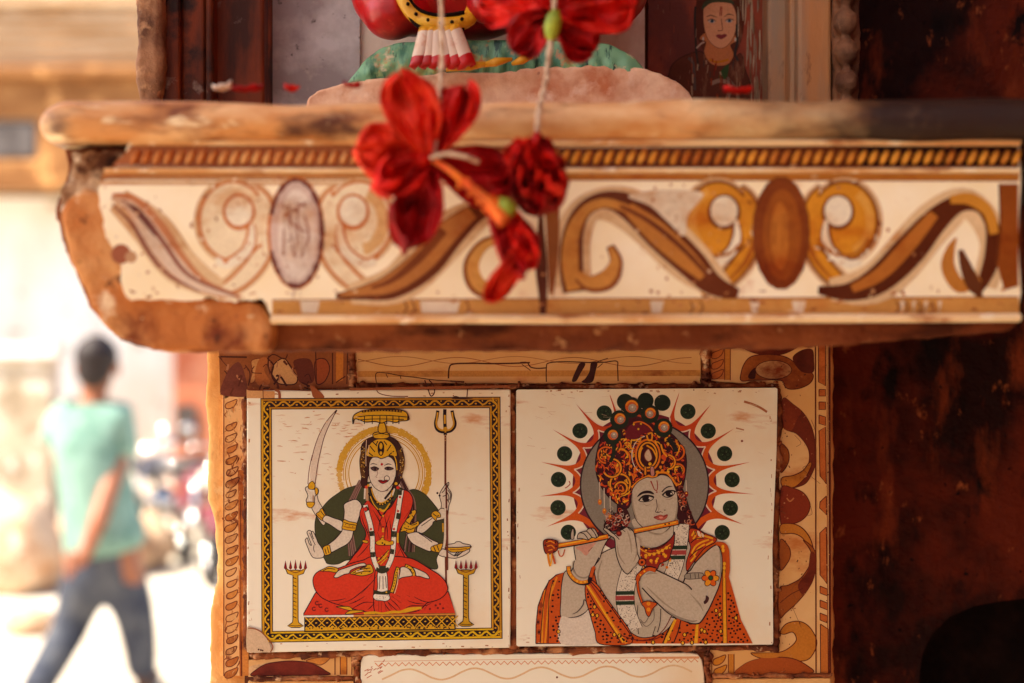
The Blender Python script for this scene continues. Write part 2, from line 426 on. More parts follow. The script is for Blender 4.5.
# ------------------------------------------------------------------ niche behind the shelf
niche = empty('shrine_niche', (0.0, 0.9, 1.75)); tag(niche, 'weathered painted niche with wooden and stone jambs above the carved shelf', 'niche')
def up_plate(name, x0, x1, d, th, m, y0=-420, y1=150, **k): 
    return plate(name, [(x0, y0), (x1, y0), (x1, y1), (x0, y1)], d, th, m, niche, **k)
up_plate('back_wall', 200, 800, 0.935, 0.08, M['niche_red'])
g = up_plate('back_panel', 262, 360, 0.893, 0.02, M['niche_grey'], y1=160); g['label'] = 'mottled grey back panel'
g = up_plate('back_panel', 360, 645, 0.897, 0.015, M['niche_white'], y1=160); g['label'] = 'pale board behind the statue'
g = up_plate('back_panel', 648, 768, 0.908, 0.02, M['niche_red'], y1=160); g['label'] = 'red brown back panel with a faded painted figure'
fig_panel = g
rough_stone('jamb', "134,-300 160,-300 163,60 160,120 140,122 136,100 134,60", 0.836, 0.93, M['jamb_stone'], niche, voxel=0.002, amp=0.005, tsize=0.02, bevel=0.004)
mbw = MB()
for (xa, xb, dd) in ((160, 180, 0.846), (180, 205, 0.852), (205, 213, 0.849), (213, 264, 0.862)):
    a = P(xa, 0, dd); b2 = P(xb, 0, dd)
    mbw.box((a.x, dd, 1.70), (b2.x, 0.93, 2.1))
o = mbw.build('moulded_jamb', M['jamb_wood'], niche)
b = o.modifiers.new('bevel', 'BEVEL'); b.width = 0.003; b.segments = 3
mbw = MB()
for (xa, xb, dd) in ((768, 790, 0.888), (790, 798, 0.872), (798, 832, 0.862)):
    a = P(xa, 0, dd); b2 = P(xb, 0, dd); mbw.box((a.x, dd, 1.70), (b2.x, 0.945, 2.1))
o = mbw.build('pilaster', M['jamb_tan'], niche)
b = o.modifiers.new('bevel', 'BEVEL'); b.width = 0.005; b.segments = 3
def knobs(mb):
    for k in range(9):
        c = P(846, 112 - k * 30, 0.852); mb.ball(c, (0.0085, 0.009, 0.0085))
rough_stone('carved_jamb', "830,-300 858,-300 862,60 858,124 834,124", 0.858, 0.945, M['jamb_stone'], niche, voxel=0.002, amp=0.003, tsize=0.02, bevel=0.004, extra=knobs)

# faded painting on the niche wall
p = Pic(0.9078, 2e-5); S = 6.206; p.fr(640, 0, S)
SKD = (220, 158, 116)
p.poly("370,-150 430,-190 540,-200 620,-130 650,0 640,200 600,330 560,420 460,440 400,330 345,200 350,0", (92, 44, 28))
p.up().poly("180,460 210,390 290,340 380,320 440,380 560,400 620,330 650,420 660,620 160,640", (98, 50, 34), ol=0.7, oc=(50, 30, 26))
p.up().poly("370,240 410,260 400,330 450,400 540,400 580,340 560,280 600,250 560,200 420,200", (196, 120, 72))
p.up().poly("392,90 400,40 450,10 520,5 570,25 595,80 598,150 585,220 550,275 505,300 460,285 420,240 398,170", SKD, ol=0.5, oc=(90, 40, 26))
p.up().poly("385,60 400,10 460,-10 560,-5 600,50 590,30 520,15 440,20", (66, 74, 50))
p.lines("412,105 440,95 478,108|522,105 550,88 585,98", 1.0, (50, 28, 24), taper=True)
p.dot("445,132", 3.6, (196, 176, 160), 1.9).dot("553,130", 3.6, (196, 176, 160), 1.9)
p.up().dot("447,131 555,129", 1.7, (60, 84, 104))
p.up().dot("447,131 555,129", 0.8, (20, 20, 24)); p.lines("418,128 445,118 472,132|528,130 552,117 582,126", 0.7, (40, 22, 20))
p.lines("500,40 495,100|508,40 505,100", 0.9, (140, 40, 20))
p.lines("503,120 510,160 512,185 495,192 480,188", 0.7, (110, 56, 36)).poly("470,222 490,212 505,216 525,210 540,220 515,240 495,242", (130, 50, 52))
p.line("345,40 340,120 345,230 350,330 365,430", 2.2, (52, 44, 38)).line("600,150 605,250 590,330 610,380", 2.4, (48, 46, 44))
p.dot("392,240 592,245", 1.0, (200, 190, 170), 1.9)
p.line("430,370 480,385 550,370", 2.2, (196, 120, 20)).poly("490,470 510,430 550,400 545,460 530,510 500,505", (52, 78, 40))
p.line("300,360 330,400 340,560", 3, (90, 74, 68)).line("540,480 600,560 610,640", 3, (118, 96, 80)).line("440,520 500,500 560,530 540,620", 4, (150, 124, 104))
p.line("350,300 380,270 400,262", 1.6, (190, 160, 140))
for k in range(26):
    x = rnd.uniform(300, 640); y = rnd.uniform(330, 620)
    p.line([(x, y), (x + rnd.uniform(-8, 8), y + rnd.uniform(20, 60))], rnd.uniform(0.6, 1.8), rnd.choice([(150, 60, 30), (70, 60, 50), (170, 140, 110), (120, 40, 26)]))
for k in range(46):
    x = rnd.uniform(590, 785); y = rnd.uniform(-150, 560); p.line([(x, y), (x + rnd.uniform(-4, 4), y + rnd.uniform(40, 110)), (x + rnd.uniform(-6, 6), y + rnd.uniform(120, 200))], rnd.uniform(0.7, 2.6) * (1 if x > 640 else 0.6), rnd.choice([(176, 154, 126), (150, 132, 108), (196, 176, 146), (120, 80, 56)]), taper=True)
for k in range(30):
    x = rnd.uniform(30, 360); y = rnd.uniform(-150, 520); p.line([(x, y), (x + rnd.uniform(-4, 4), y + rnd.uniform(20, 60))], rnd.uniform(0.6, 2.2), rnd.choice([(120, 44, 26), (160, 70, 44), (84, 34, 24), (150, 110, 90)]), taper=True)
p.build('faded_painting', M['ink_fade'], fig_panel)

# ------------------------------------------------------------------ shelf
shelf = empty('stone_shelf', (0.0, 0.8, 1.63)); tag(shelf, 'thick stone shelf with a broken left end, faced with scroll painted tiles', 'shelf')
def slab_mesh():
    """rounded front slab, its left end rounded too"""
    prof = []    # (distance behind nose, z) px-like heights
    zt, zb = P(0, 99, 0.618).z, P(0, 145, 0.618).z
    h = (zt - zb) / 2; zc = (zt + zb) / 2
    prof.append((0.315, zt)); prof.append((0.12, zt)); prof.append((0.04, zt))
    for k in range(0, 13):
        a = R(90 - 15 * k); prof.append((h * 0.85 * (1 - math.cos(a)), zc + h * math.sin(a)))
    prof.append((0.04, zb)); prof.append((0.12, zb)); prof.append((0.315, zb))
    x0 = P(28, 0, 0.618).x; x1 = 0.42; n = 150
    vs = []; fs = []
    for i in range(n + 1):
        t = i / n; x = x0 + (x1 - x0) * t ** 1.25
        e = x - x0; r = 0.017
        inset = 0 if e > r else r - math.sqrt(max(r*r - (r-e)**2, 0))
        k = 1 - (inset / r) * 0.93
        for (dy, z) in prof:
            yy = 0.618 + dy * 1.0 + (inset * 1.0 if dy < 0.1 else 0)
            lift = 0.0032 * min(max((x + 0.205) / 0.015, 0), 1)     # the nose is thinner past the broken end
            q = Vector((x, yy, zc + (z - zc) * k + (lift * (zt - z) / (zt - zb))))
            w = noise.noise(Vector((x * 26, yy * 40, z * 60))) * 0.0016 + noise.noise(Vector((x * 8, 3, z * 20))) * 0.0014
            q.z += w; q.y += w * 0.8
            vs.append(q)
    m = len(prof)
    for i in range(n):
        for j in range(m - 1): fs.append((i*m+j, i*m+j+1, (i+1)*m+j+1, (i+1)*m+j))
        fs.append((i*m+m-1, i*m, (i+1)*m, (i+1)*m+m-1))
    fs.append(tuple(range(m-1, -1, -1))); fs.append(tuple(n*m + k for k in range(m)))
    return vs, fs
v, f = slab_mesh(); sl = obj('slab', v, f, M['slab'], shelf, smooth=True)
# the slab colour darkens towards its right end
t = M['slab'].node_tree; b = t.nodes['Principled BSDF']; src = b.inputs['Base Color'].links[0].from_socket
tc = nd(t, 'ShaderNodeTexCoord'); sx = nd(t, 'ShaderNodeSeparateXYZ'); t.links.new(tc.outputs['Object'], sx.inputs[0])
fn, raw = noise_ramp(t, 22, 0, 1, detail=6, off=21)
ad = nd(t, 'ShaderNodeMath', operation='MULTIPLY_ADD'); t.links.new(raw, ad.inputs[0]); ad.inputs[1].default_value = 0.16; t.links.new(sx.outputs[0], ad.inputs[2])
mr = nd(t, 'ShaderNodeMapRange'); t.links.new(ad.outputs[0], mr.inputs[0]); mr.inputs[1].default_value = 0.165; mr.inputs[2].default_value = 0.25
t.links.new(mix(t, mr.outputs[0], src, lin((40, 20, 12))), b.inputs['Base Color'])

rough_stone('stone_body', "60,141 128,140 300,138 1026,140 1024,322 1012,331 960,336 900,342 830,348 700,350 560,351 430,352 270,352 200,353 152,352 120,343 100,326 84,303 72,268 58,235 52,204 58,190 66,168", 0.643, 0.90, M['rock'], shelf, voxel=0.0024, amp=0.005, tsize=0.03, bevel=0.008)
rough_stone('broken_corner', "62,196 84,184 104,196 112,232 128,262 160,286 210,296 262,300 272,322 270,352 152,352 112,340 88,306 70,262 54,210", 0.6305, 0.80, M['rock_pale'], shelf, voxel=0.002, amp=0.007, tsize=0.035, bevel=0.014)

rough_stone('chipped_crust', "64,147 134,147 124,162 110,178 100,192 104,214 114,244 122,268 108,276 84,276 66,250 56,214 56,190 64,170", 0.6335, 0.78, M['crust'], shelf, voxel=0.0018, amp=0.007, tsize=0.02, bevel=0.006, amp2=0.005)
# glazed facing with its painted scrolls
FD = 0.630
face_px = [(133, 137), (1019, 141), (1021, 178), (1018, 240), (1021, 292), (1017, 318), (1000, 322), (560, 324), (272, 322), (268, 306), (262, 299), (236, 302), (212, 298), (190, 300), (160, 300), (131, 301), (122, 286), (119, 262), (112, 250), (104, 226), (100, 206), (98, 190), (108, 176), (122, 158)]
rag = []
for i in range(len(face_px)):
    A_, B_ = face_px[i], face_px[(i + 1) % len(face_px)]; L_ = math.hypot(B_[0] - A_[0], B_[1] - A_[1]); n_ = max(1, int(L_ / 5)) if i >= 8 else 1
    for k in range(n_):
        t_ = k / n_; j_ = 1.6 if i >= 8 else 0
        rag.append((A_[0] + (B_[0] - A_[0]) * t_ + rnd.uniform(-j_, j_), A_[1] + (B_[1] - A_[1]) * t_ + rnd.uniform(-j_, j_)))
face_px = rag
fc = plate('facing_tile', face_px, FD, 0.012, M['tile_ledge'], shelf, bevel=0.0012)
W = (238, 222, 196); PE = (212, 140, 84); BR = (120, 60, 26); OG = (222, 150, 40); OD = (176, 104, 30); MR = (112, 48, 20); PU = (122, 66, 58)
p = Pic(FD, 4e-5); p.up()
# bands
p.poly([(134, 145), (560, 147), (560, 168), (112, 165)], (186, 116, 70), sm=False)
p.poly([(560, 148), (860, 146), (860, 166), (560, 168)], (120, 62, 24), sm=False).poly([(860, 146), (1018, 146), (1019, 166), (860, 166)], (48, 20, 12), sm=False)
p.poly([(104, 172), (1019, 173), (1019, 179), (101, 178)], (208, 146, 84), sm=False)
p.poly([(100, 181), (560, 182), (560, 186), (99, 185)], (226, 190, 150), sm=False)
p.poly([(560, 172), (1019, 172), (1019, 180), (560, 180)], (206, 138, 56), sm=False)
p.poly([(272, 301), (1019, 297), (1019, 314), (272, 316)], (214, 156, 82), sm=False)
p.up()
x = 140
while x < 1014:
    dk = (176, 104, 62) if x < 560 else ((140, 70, 24) if x < 860 else (70, 28, 14))
    w0 = 2.4 if x < 560 else (3.2 if x < 860 else 4.4)
    y = 148.5
    x += 12.6
p.line([(134, 146), (1018, 145)], 1.2, (150, 84, 44), sm=False).line([(112, 166.5), (1018, 167)], 1.6, (156, 84, 42), sm=False)
p.line([(100, 179), (1018, 180.5)], 1.4, (150, 82, 40), sm=False).line([(272, 300), (1018, 297)], 1.3, (150, 84, 40), sm=False).line([(272, 316), (1018, 314)], 1.5, (140, 70, 34), sm=False)
for x0, w in ((420, 40), (300, 20), (650, 14), (750, 10), (792, 14), (900, 5), (912, 4), (924, 4), (938, 4)):
    p.poly([(x0, 301), (x0 + w, 301), (x0 + w - 3, 313), (x0 + 2, 313)], W, sm=False)
for x0 in (404, 412, 466, 690, 700, 896, 905, 918, 931):
    p.line([(x0, 301), (x0 + 3, 308), (x0 - 1, 314)], 1.6, (120, 60, 30))
def motif(cx, fill, edge, oval, oe, faded=False):
    """two inward curling scrolls either side of an oval; drawn around x = cx"""
    cream = (252, 242, 216); shade = (228, 190, 144)
    def el(c, rx, ry, col): p.dot([c], rx, col, ry, n=34)
    for s in (1, -1):
        stem = [(44, 190, 9), (33, 203, 13), (29, 230, 15), (37, 258, 15), (56, 280, 13), (80, 294, 5)]
        q = [(cx + s * a_, c, w) for a_, c, w in stem]
        p.line([(a_, c, w + 11) for a_, c, w in q], 1, shade); el((cx + s * 64, 221), 38, 44, shade)
    for s in (1, -1):
        q = [(cx + s * a_, c, w) for a_, c, w in [(44, 190, 9), (33, 203, 13), (29, 230, 15), (37, 258, 15), (56, 280, 13), (80, 294, 5)]]
        p.line([(a_, c, w + 5) for a_, c, w in q], 1, edge); p.line(q, 1, fill)
        el((cx + s * 63, 221), 35, 40.5, edge); el((cx + s * 63, 221), 32, 38, fill)
        p.line([(cx + s * 36, 196, 8), (cx + s * 30, 222, 12), (cx + s * 33, 245, 12)], 1, fill)
        # hole of the scroll and the pale gap between the curl and its stem
        p.line([(cx + s * 45, 224, 8), (cx + s * 45, 240, 12), (cx + s * 52, 254, 13), (cx + s * 70, 264, 10)], 1, edge)
        el((cx + s * 57, 212), 16.5, 18, edge); el((cx + s * 57, 211), 13.5, 15, cream)
        p.line([(cx + s * 45, 220, 3), (cx + s * 44, 236, 7), (cx + s * 50, 252, 9), (cx + s * 66, 264, 9), (cx + s * 80, 262, 6)], 1, cream)
        if faded:
            p.ring([(cx + s * 57, 212)], 15, 2.6, edge, 0, 360, ry=17)
        else:
            p.ring([(cx + s * 64, 221)], 25, 8, (232, 172, 78), -60 if s > 0 else 130, 70 if s > 0 else 250, jit=2, ry=31)
            p.ring([(cx + s * 63, 221)], 29, 3, (176, 104, 32), 30, 150, jit=1.5, ry=35)
            p.line([(cx + s * 27, 214, 3), (cx + s * 27, 240, 4), (cx + s * 36, 262, 4), (cx + s * 52, 280, 2)], 1, (176, 100, 30))
        for k in range(14):
            a_ = rnd.uniform(0, 6.3); p.line([(cx + s * 63 + 34 * math.cos(a_), 221 + 40 * math.sin(a_)), (cx + s * 63 + 37 * math.cos(a_ + 0.12), 221 + 43 * math.sin(a_ + 0.12))], rnd.uniform(1, 3), rnd.choice([(206, 150, 96), cream, edge]))
    p.dot([(cx, 233)], 29, edge, 57); p.dot([(cx, 233)], 26, oe, 54); p.dot([(cx + 1, 235)], 19, oval, 46)
    if not faded: p.dot([(cx - 1, 236)], 9, (190, 116, 42), 34)
    for k in range(26):
        y = rnd.uniform(186, 280); x = cx + rnd.uniform(-18, 18); p.line([(x, y), (x + rnd.uniform(-2, 2), y + rnd.uniform(6, 22))], rnd.uniform(1, 3), rnd.choice([oval, oe, edge] if not faded else [(244, 232, 220), (214, 190, 178), (196, 160, 150)]), taper=True)
motif(296, (252, 236, 200), (214, 128, 62), (240, 226, 212), (220, 196, 184), faded=True)
p.ring([(359, 221)], 24, 12, (232, 186, 126), -70, 80, jit=2, ry=29)
# ragged purple outline of the worn oval
p.ring("296,233", 26, 3.4, PU, 200, 520, jit=2.0, ry=53)
for k in range(16): p.line([(296 + rnd.uniform(-14, 14), 200 + rnd.uniform(0, 66)) for _ in range(3)], rnd.uniform(1, 2.6), rnd.choice([(196, 160, 146), (236, 222, 206), (182, 134, 116)]))
motif(781, OG, (128, 66, 26), (160, 88, 28), (136, 66, 22))
# stained ground along the leaves
for q in ([(118, 200, 26), (152, 230, 40), (180, 266, 38), (220, 290, 20)], [(350, 294, 20), (400, 282, 40), (446, 236, 46), (490, 206, 24)], [(574, 286, 34), (573, 236, 36), (592, 206, 30), (634, 212, 44), (690, 262, 44), (726, 292, 20)], [(830, 290, 22), (880, 280, 42), (934, 222, 42), (968, 204, 30), (994, 240, 30), (984, 286, 26)]):
    p.line(q, 1, (234, 202, 156))
# left worn leaf
p.line([(112, 196, 6), (132, 204, 18), (152, 228, 26), (176, 262, 24), (204, 286, 14), (240, 297, 5)], 1, (206, 140, 96)); p.up()
p.line([(112, 198, 4), (132, 208, 12), (150, 232, 18), (174, 264, 17), (202, 287, 9), (238, 297, 3)], 1, (228, 204, 180)); p.up()
p.lines("122,200 146,218 166,246 190,276 236,296|112,204 132,224 150,254 170,276 200,292", 4.5, (150, 90, 74), taper=True)
p.line("128,204 140,214 156,236", 7, (120, 74, 66), taper=True)
p.dot("121,254", 10, (170, 100, 70)).dot("131,257", 6, (206, 160, 120))
# swoosh going up to the flower, then the hooks left of the joint
p.line([(336, 296, 5), (362, 293, 14), (392, 286, 26), (424, 264, 32), (448, 236, 30), (474, 214, 20), (496, 206, 12)], 1, (112, 54, 24)); p.up()
p.line([(340, 295, 3), (364, 291, 9), (392, 283, 18), (422, 261, 23), (446, 234, 22), (472, 212, 14)], 1, (192, 126, 64)); p.up()
p.line([(372, 288, 3), (394, 279, 6), (420, 257, 9), (444, 230, 9)], 1, (132, 70, 34)); p.up()
p.line([(512, 252, 8), (500, 240, 9), (482, 246, 12), (471, 266, 16), (478, 286, 18), (500, 292, 14), (514, 276, 9)], 1, (150, 84, 36)); p.up()
p.line([(512, 252, 4), (500, 241, 5), (483, 247, 8), (473, 266, 12), (480, 285, 13), (499, 290, 10), (512, 277, 6)], 1, (222, 164, 84)); p.up()
# first leaf right of the joint
p.line([(574, 292, 22), (571, 262, 24), (574, 230, 20), (586, 208, 16), (608, 200, 18), (634, 210, 28), (662, 236, 32), (690, 262, 30), (712, 284, 22), (738, 294, 10)], 1, (108, 50, 20)); p.up()
p.line([(574, 290, 14), (570, 262, 17), (573, 232, 14), (586, 210, 10), (606, 203, 9), (630, 210, 8)], 1, (210, 146, 66)); p.up()
p.line([(628, 208, 12), (656, 232, 22), (684, 257, 20), (704, 276, 12)], 1, (198, 130, 56)); p.line([(620, 206, 3), (650, 222, 5), (684, 250, 5), (712, 280, 4)], 1, (116, 56, 26)); p.up()
p.line([(610, 246, 8), (616, 262, 13), (608, 279, 20), (590, 284, 16), (578, 276, 10)], 1, (146, 78, 34)); p.up()
p.line([(610, 247, 4), (615, 262, 9), (606, 278, 15), (590, 282, 12), (578, 274, 8)], 1, (216, 152, 72)); p.up()
p.poly("628,196 660,190 700,192 700,200 688,215 684,236 668,222 650,206", (240, 226, 200))
# far right leaf in darker browns
p.line([(818, 290, 8), (848, 292, 18), (878, 280, 28), (908, 252, 32), (934, 222, 26), (958, 204, 18), (980, 206, 14), (992, 226, 14), (992, 256, 16), (984, 280, 12), (976, 297, 2)], 1, (92, 40, 16)); p.up()
p.line([(852, 289, 8), (880, 274, 13), (908, 245, 15), (934, 214, 10)], 1, (190, 116, 46)).line([(950, 200, 8), (970, 199, 12), (988, 212, 11), (994, 234, 9)], 1, (208, 142, 50)); p.up()
p.line([(956, 238, 2), (950, 250, 9), (948, 268, 14), (960, 286, 14), (978, 276, 12)], 1, (196, 128, 54)); p.line([(960, 250, 5), (966, 268, 12), (974, 286, 14), (982, 297, 2)], 1, (104, 56, 30)); p.up()
p.poly([(999, 184), (1018, 184), (1018, 286), (1004, 290), (996, 262), (1000, 220)], (150, 78, 26), sm=False)
p.up(); p.line([(999, 184), (1000, 230), (997, 262)], 1.6, (90, 40, 16))
# joint between the tiles and a dark streak under the flower
p.up(2); p.line([(542, 140, 3), (541, 210, 4), (541, 260, 12), (543, 300, 8), (542, 323, 5)], 1, (96, 44, 22)); p.line([(552, 205, 14), (553, 250, 12), (551, 296, 4)], 1, (150, 88, 40))
for k in range(60):
    x = rnd.choice([rnd.uniform(110, 1010), rnd.uniform(640, 720)]); y = rnd.uniform(184, 296)
    p.dot([(x, y)], rnd.uniform(0.6, 2.2), rnd.choice([(214, 160, 110), (190, 130, 84), (226, 190, 150)]), rnd.uniform(0.6, 2.5), n=7)
for k in range(170):
    x = rnd.uniform(112, 1014); y = rnd.choice([rnd.uniform(138, 182), rnd.uniform(290, 320)]); L = rnd.uniform(1, 7)
    p.line([(x, y), (x + L * 0.5, y + rnd.uniform(-1, 1)), (x + L, y + rnd.uniform(-1.5, 1.5))], rnd.uniform(0.8, 2.6), rnd.choice([(178, 104, 60), (150, 84, 44), (230, 196, 150), (206, 140, 84)]))
for k in range(46):
    x = rnd.uniform(104, 300); y = rnd.uniform(180, 298); L = rnd.uniform(2, 9); a = rnd.uniform(0, 6.3)
    p.line([(x, y), (x + L * 0.5 * math.cos(a), y + L * 0.5 * math.sin(a)), (x + L * math.cos(a + 0.5), y + L * math.sin(a + 0.5))], rnd.uniform(0.8, 3.4), rnd.choice([(196, 134, 92), (222, 178, 138), (166, 104, 72), (240, 222, 200)]), taper=True)
M['ink_ledge'] = ink_mat('painted_scroll_glaze', 0.33, wear=(238, 222, 196), wear_lo=0.66, wear_hi=0.76, wscale=70, grime=(220, 170, 120), glo=0.5, ghi=0.7, gscale=26, tone=0.2)
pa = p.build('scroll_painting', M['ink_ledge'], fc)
def fillet(y0l, y0r, h, x0, proud, m):
    n = 70; vs = []; fs = []
    for i in range(n + 1):
        x = x0 + (1018 - x0) * i / n; y = y0l + (y0r - y0l) * i / n
        for k in range(7):
            a = R(90 - 30 * k); jit = 0.0006 * noise.noise(Vector((x * 0.07, k * 0.8, y)))
            q = P(x, y + h / 2 - h / 2 * math.sin(a), FD); q.y = FD - proud * math.cos(a) - 0.0006 + jit; vs.append(q)
    for i in range(n):
        for k in range(6): j = i*7+k; fs.append((j, j+1, j+8, j+7))
    o = obj('moulding', vs, fs, m, fc, smooth=True); return o
M['mould'] = mat('worn_cream_moulding', [(240, 212, 168), ((214, 160, 104), 30, 0.44, 0.6, (0.5, 1, 2)), ((168, 100, 54), 60, 0.56, 0.66, (0.5, 1, 2)), ((248, 232, 204), 80, 0.58, 0.66)], 0.5, 0.18, 0.5, 160)
fillet(138, 138.5, 8, 133, 0.0035, M['mould']); fillet(168, 168, 5.5, 106, 0.003, M['mould']); fillet(315, 313, 9, 272, 0.004, M['mould'])
M['rope'] = mat('tan_rope_glaze', [(222, 166, 104), ((196, 120, 62), 40, 0.42, 0.6), ((240, 206, 156), 70, 0.58, 0.68)], 0.4, 0.2, 0.3, 200)
M['rope_gold'] = mat('gold_rope_glaze', [(216, 146, 50), ((170, 92, 30), 40, 0.46, 0.62), ((232, 180, 90), 70, 0.58, 0.68)], 0.4, 0.2, 0.3, 200)
mb = MB(); x = 132
while x < 1014:
    rot = Matrix.Rotation(R(-62), 3, 'Y'); k = FD / FPX
    c = P(x + 4, 157.5, FD); mb.ball((c.x, FD, c.z), (8.6 * k, 0.0034, 3.6 * k), m=(0 if x < 540 else 1), nu=10, nv=7, rot=rot); x += 11.0
mb.build('rope_moulding', [M['rope'], M['rope_gold']], fc, smooth=True)

# ------------------------------------------------------------------ tiled pillar under the shelf
pillar = empty('tiled_pillar', (0.0, 0.9, 0)); tag(pillar, 'square plastered pillar under the stone shelf with cracked scroll border tiles', 'pillar')
rough_stone('pillar_core', "206,330 836,330 836,800 208,800 208,680 207,650 209,610 214,585 216,560 213,530 207,500 205,470 206,430 204,390", 0.8285, 0.98, M['plaster'], pillar, voxel=0.0022, amp=0.003, tsize=0.018, bevel=0.004, amp2=0.0016)
plate('mortar_bed', [(230, 345), (829, 345), (829, 720), (244, 720), (246, 600), (243, 500), (245, 400)], 0.8272, 0.01, M['grout'], pillar, bevel=0)
o = pillar.children[-1]
mb = MB(); a = P(212, 0, 0.84); b2 = P(832, 0, 0.84); mb.box((a.x, 0.85, 0), (b2.x, 0.979, P(0, 790, 0.84).z)); mb.build('pillar_base', M['plaster'], pillar)
BD = 0.8258
CRM = (214, 168, 112)
def btile(px, label=None, m=None):
    o = plate('border_tile', px, BD, 0.004, m or M['tile_tan'], pillar, bevel=0.0005)
    if label: o['label'] = label
    return o
def drop(p, x, y, s=1.0, col=(206, 124, 46)):
    w = [(x - 6.2*s, y + 3.2*s), (x - 5*s, y - 0.6*s), (x + 0.5*s, y - 3*s), (x + 6.6*s, y - 5*s), (x + 5*s, y + 0.6*s), (x + 0.6*s, y + 4.4*s), (x - 4*s, y + 5.2*s)]
    p.poly([((a - p.x0) * p.s, (b - p.y0) * p.s) for a, b in w] if p.s != 1 else w, col, ol=1.0, oc=(122, 56, 28))
BO = (122, 54, 26)
# left strip of leaves
t1 = btile([(222.5, 392), (244, 392), (244, 600), (243, 676), (223, 676), (223, 560)], 'narrow strip with a column of small orange leaves', M['tile_rust'])
p = Pic(BD); p.up()
p.poly([(238, 470), (243.5, 470), (243.5, 676), (239.5, 676)], (206, 120, 50), sm=False); p.up()
p.line([(223.8, 395), (223.8, 676)], 1.1, BO, sm=False).line([(240.6, 500), (241, 676)], 0.9, BO, sm=False); p.up()
y = 404; k = 0
while y < 674:
    if y > 440 or rnd.random() < 0.5: drop(p, 231.5 + rnd.uniform(-0.8, 0.8), y, 1.0 + rnd.uniform(-0.22, 0.06), rnd.choice([(214, 140, 66), (220, 150, 80), (200, 120, 54), (226, 168, 104)]))
    for k in range(5 if y < 520 else 2):
        a_, b_ = rnd.uniform(224, 242), y + rnd.uniform(-6, 6); p.line([(a_, b_), (a_ + rnd.uniform(-3, 3), b_ + rnd.uniform(1, 4)), (a_ + rnd.uniform(-3, 3), b_ + rnd.uniform(3, 8))], rnd.uniform(0.4, 1.6), rnd.choice([(206, 140, 78), (166, 92, 46), (226, 176, 116), (140, 72, 36)]), taper=True)
    y += 11.2
p.build('leaf_pattern', M['ink_border'], t1)
# bottom left
t1 = btile([(248, 660), (354, 654), (354, 676), (248, 677)], 'broken tile with half a maroon oval, low left')
p = Pic(BD); p.up(); p.fr(225, 640, 6.4)
p.poly("155,225 160,170 250,150 300,135", (226, 186, 136)); p.up()
p.poly("168,228 200,190 260,155 340,140 430,134 520,142 590,165 640,195 668,222 500,226 300,228", (126, 44, 26), sm=True, ol=1.0, oc=(84, 26, 20)).poly("520,135 560,118 650,108 680,104 650,140 610,160 570,150", (216, 140, 60), ol=0.8, oc=BO)
p.poly([(740, 108), (780, 108), (780, 222), (740, 222)], (214, 134, 46), sm=False); p.up().line([(704, 105), (704, 222)], 1.2, BO, sm=False).line([(738, 108), (738, 222)], 1.0, BO, sm=False).line([(780, 108), (780, 222)], 1.0, BO, sm=False).line([(812, 108), (812, 222)], 1.2, BO, sm=False)
p.poly([(108, 20), (150, 20), (152, 228), (110, 230)], (212, 134, 60), sm=False).line([(106, 10), (108, 232)], 1.0, BO, sm=False)
p.build('oval_pattern', M['ink_border'], t1)
# row of tiles below the frame of the picture
btile([(248, 681), (354, 681), (354, 760), (248, 760)], 'border tile of the lowest row, left'); btile([(712, 679), (831, 678), (831, 760), (712, 760)], 'border tile of the lowest row, right')
# bottom centre
t1 = plate('border_tile', "361,661 363,656.5 370,655 500,654 690,653 698,654.5 702,660 704,672 706,700 706,740 360,740 360,700", 0.8245, 0.005, M['tile_white'], pillar, bevel=0.0006); t1['label'] = 'cream tile with orange zigzag and wavy line'
p = Pic(0.8245); p.up()
q = []
x = 375
while x < 700: q.append((x, 664.6 - (x - 375) * 0.013 + (1.7 if len(q) % 2 else -1.7))); x += 3.4
p.line(q, 1.1, (222, 150, 96), sm=False); p.line([(640, 658), (699, 657.5)], 2.2, (226, 160, 110)).line([(374, 661.3), (700, 656.8)], 0.5, (220, 160, 110), sm=False)
q = [(382 + k * 10, 675 - k * 0.14 + 5.5 * math.sin(k * 0.95 + 2.2)) for k in range(32)]
p.up().line(q, 1.8, (228, 194, 148)); p.dot("557,677.3", 1.1, (120, 70, 50))
for k in range(14): 
    a, c = rnd.uniform(364, 384), rnd.uniform(660, 680); p.line([(a, c), (a + rnd.uniform(1, 5), c - rnd.uniform(1, 4))], 0.8, (196, 110, 70))
p.build('zigzag_pattern', M['ink'], t1)
# top centre, with scratched marks
t1 = btile([(355, 335), (701, 335), (701, 384), (355.5, 383)], 'tan tile with scratched brown boxes')
p = Pic(BD); p.up()
q = [(358 + k * 11.5, 362 - 4.5 * math.sin(k * 0.62 + 2.5)) for k in range(30)]
p.line(q, 0.8, (176, 104, 54)).line([(358, 374), (700, 373)], 6, (206, 140, 66)); q = [(358 + k * 11.5, 360 + 3.5 * math.sin(k * 0.62 + 2.5)) for k in range(30)]; p.up().line(q, 0.7, (186, 118, 66)); p.up()
p.fr(350, 345, 5.689); SC = (78, 30, 16)
p.line("150,215 150,160 210,160 290,175 380,185 470,198 570,205 650,208", 0.9, SC).line("560,190 565,130 590,108 700,104 800,106 930,104 1024,100", 1.5, SC)
p.line("205,165 215,185", 0.8, SC).line("285,175 290,192", 0.8, SC)
p.fr(520, 345, 5.689)
p.line("0,100 40,100 60,125 100,133 150,130", 1.2, SC).line("150,210 150,130 165,102 260,95 400,100 480,98 550,92 555,130 558,205", 1.1, SC)
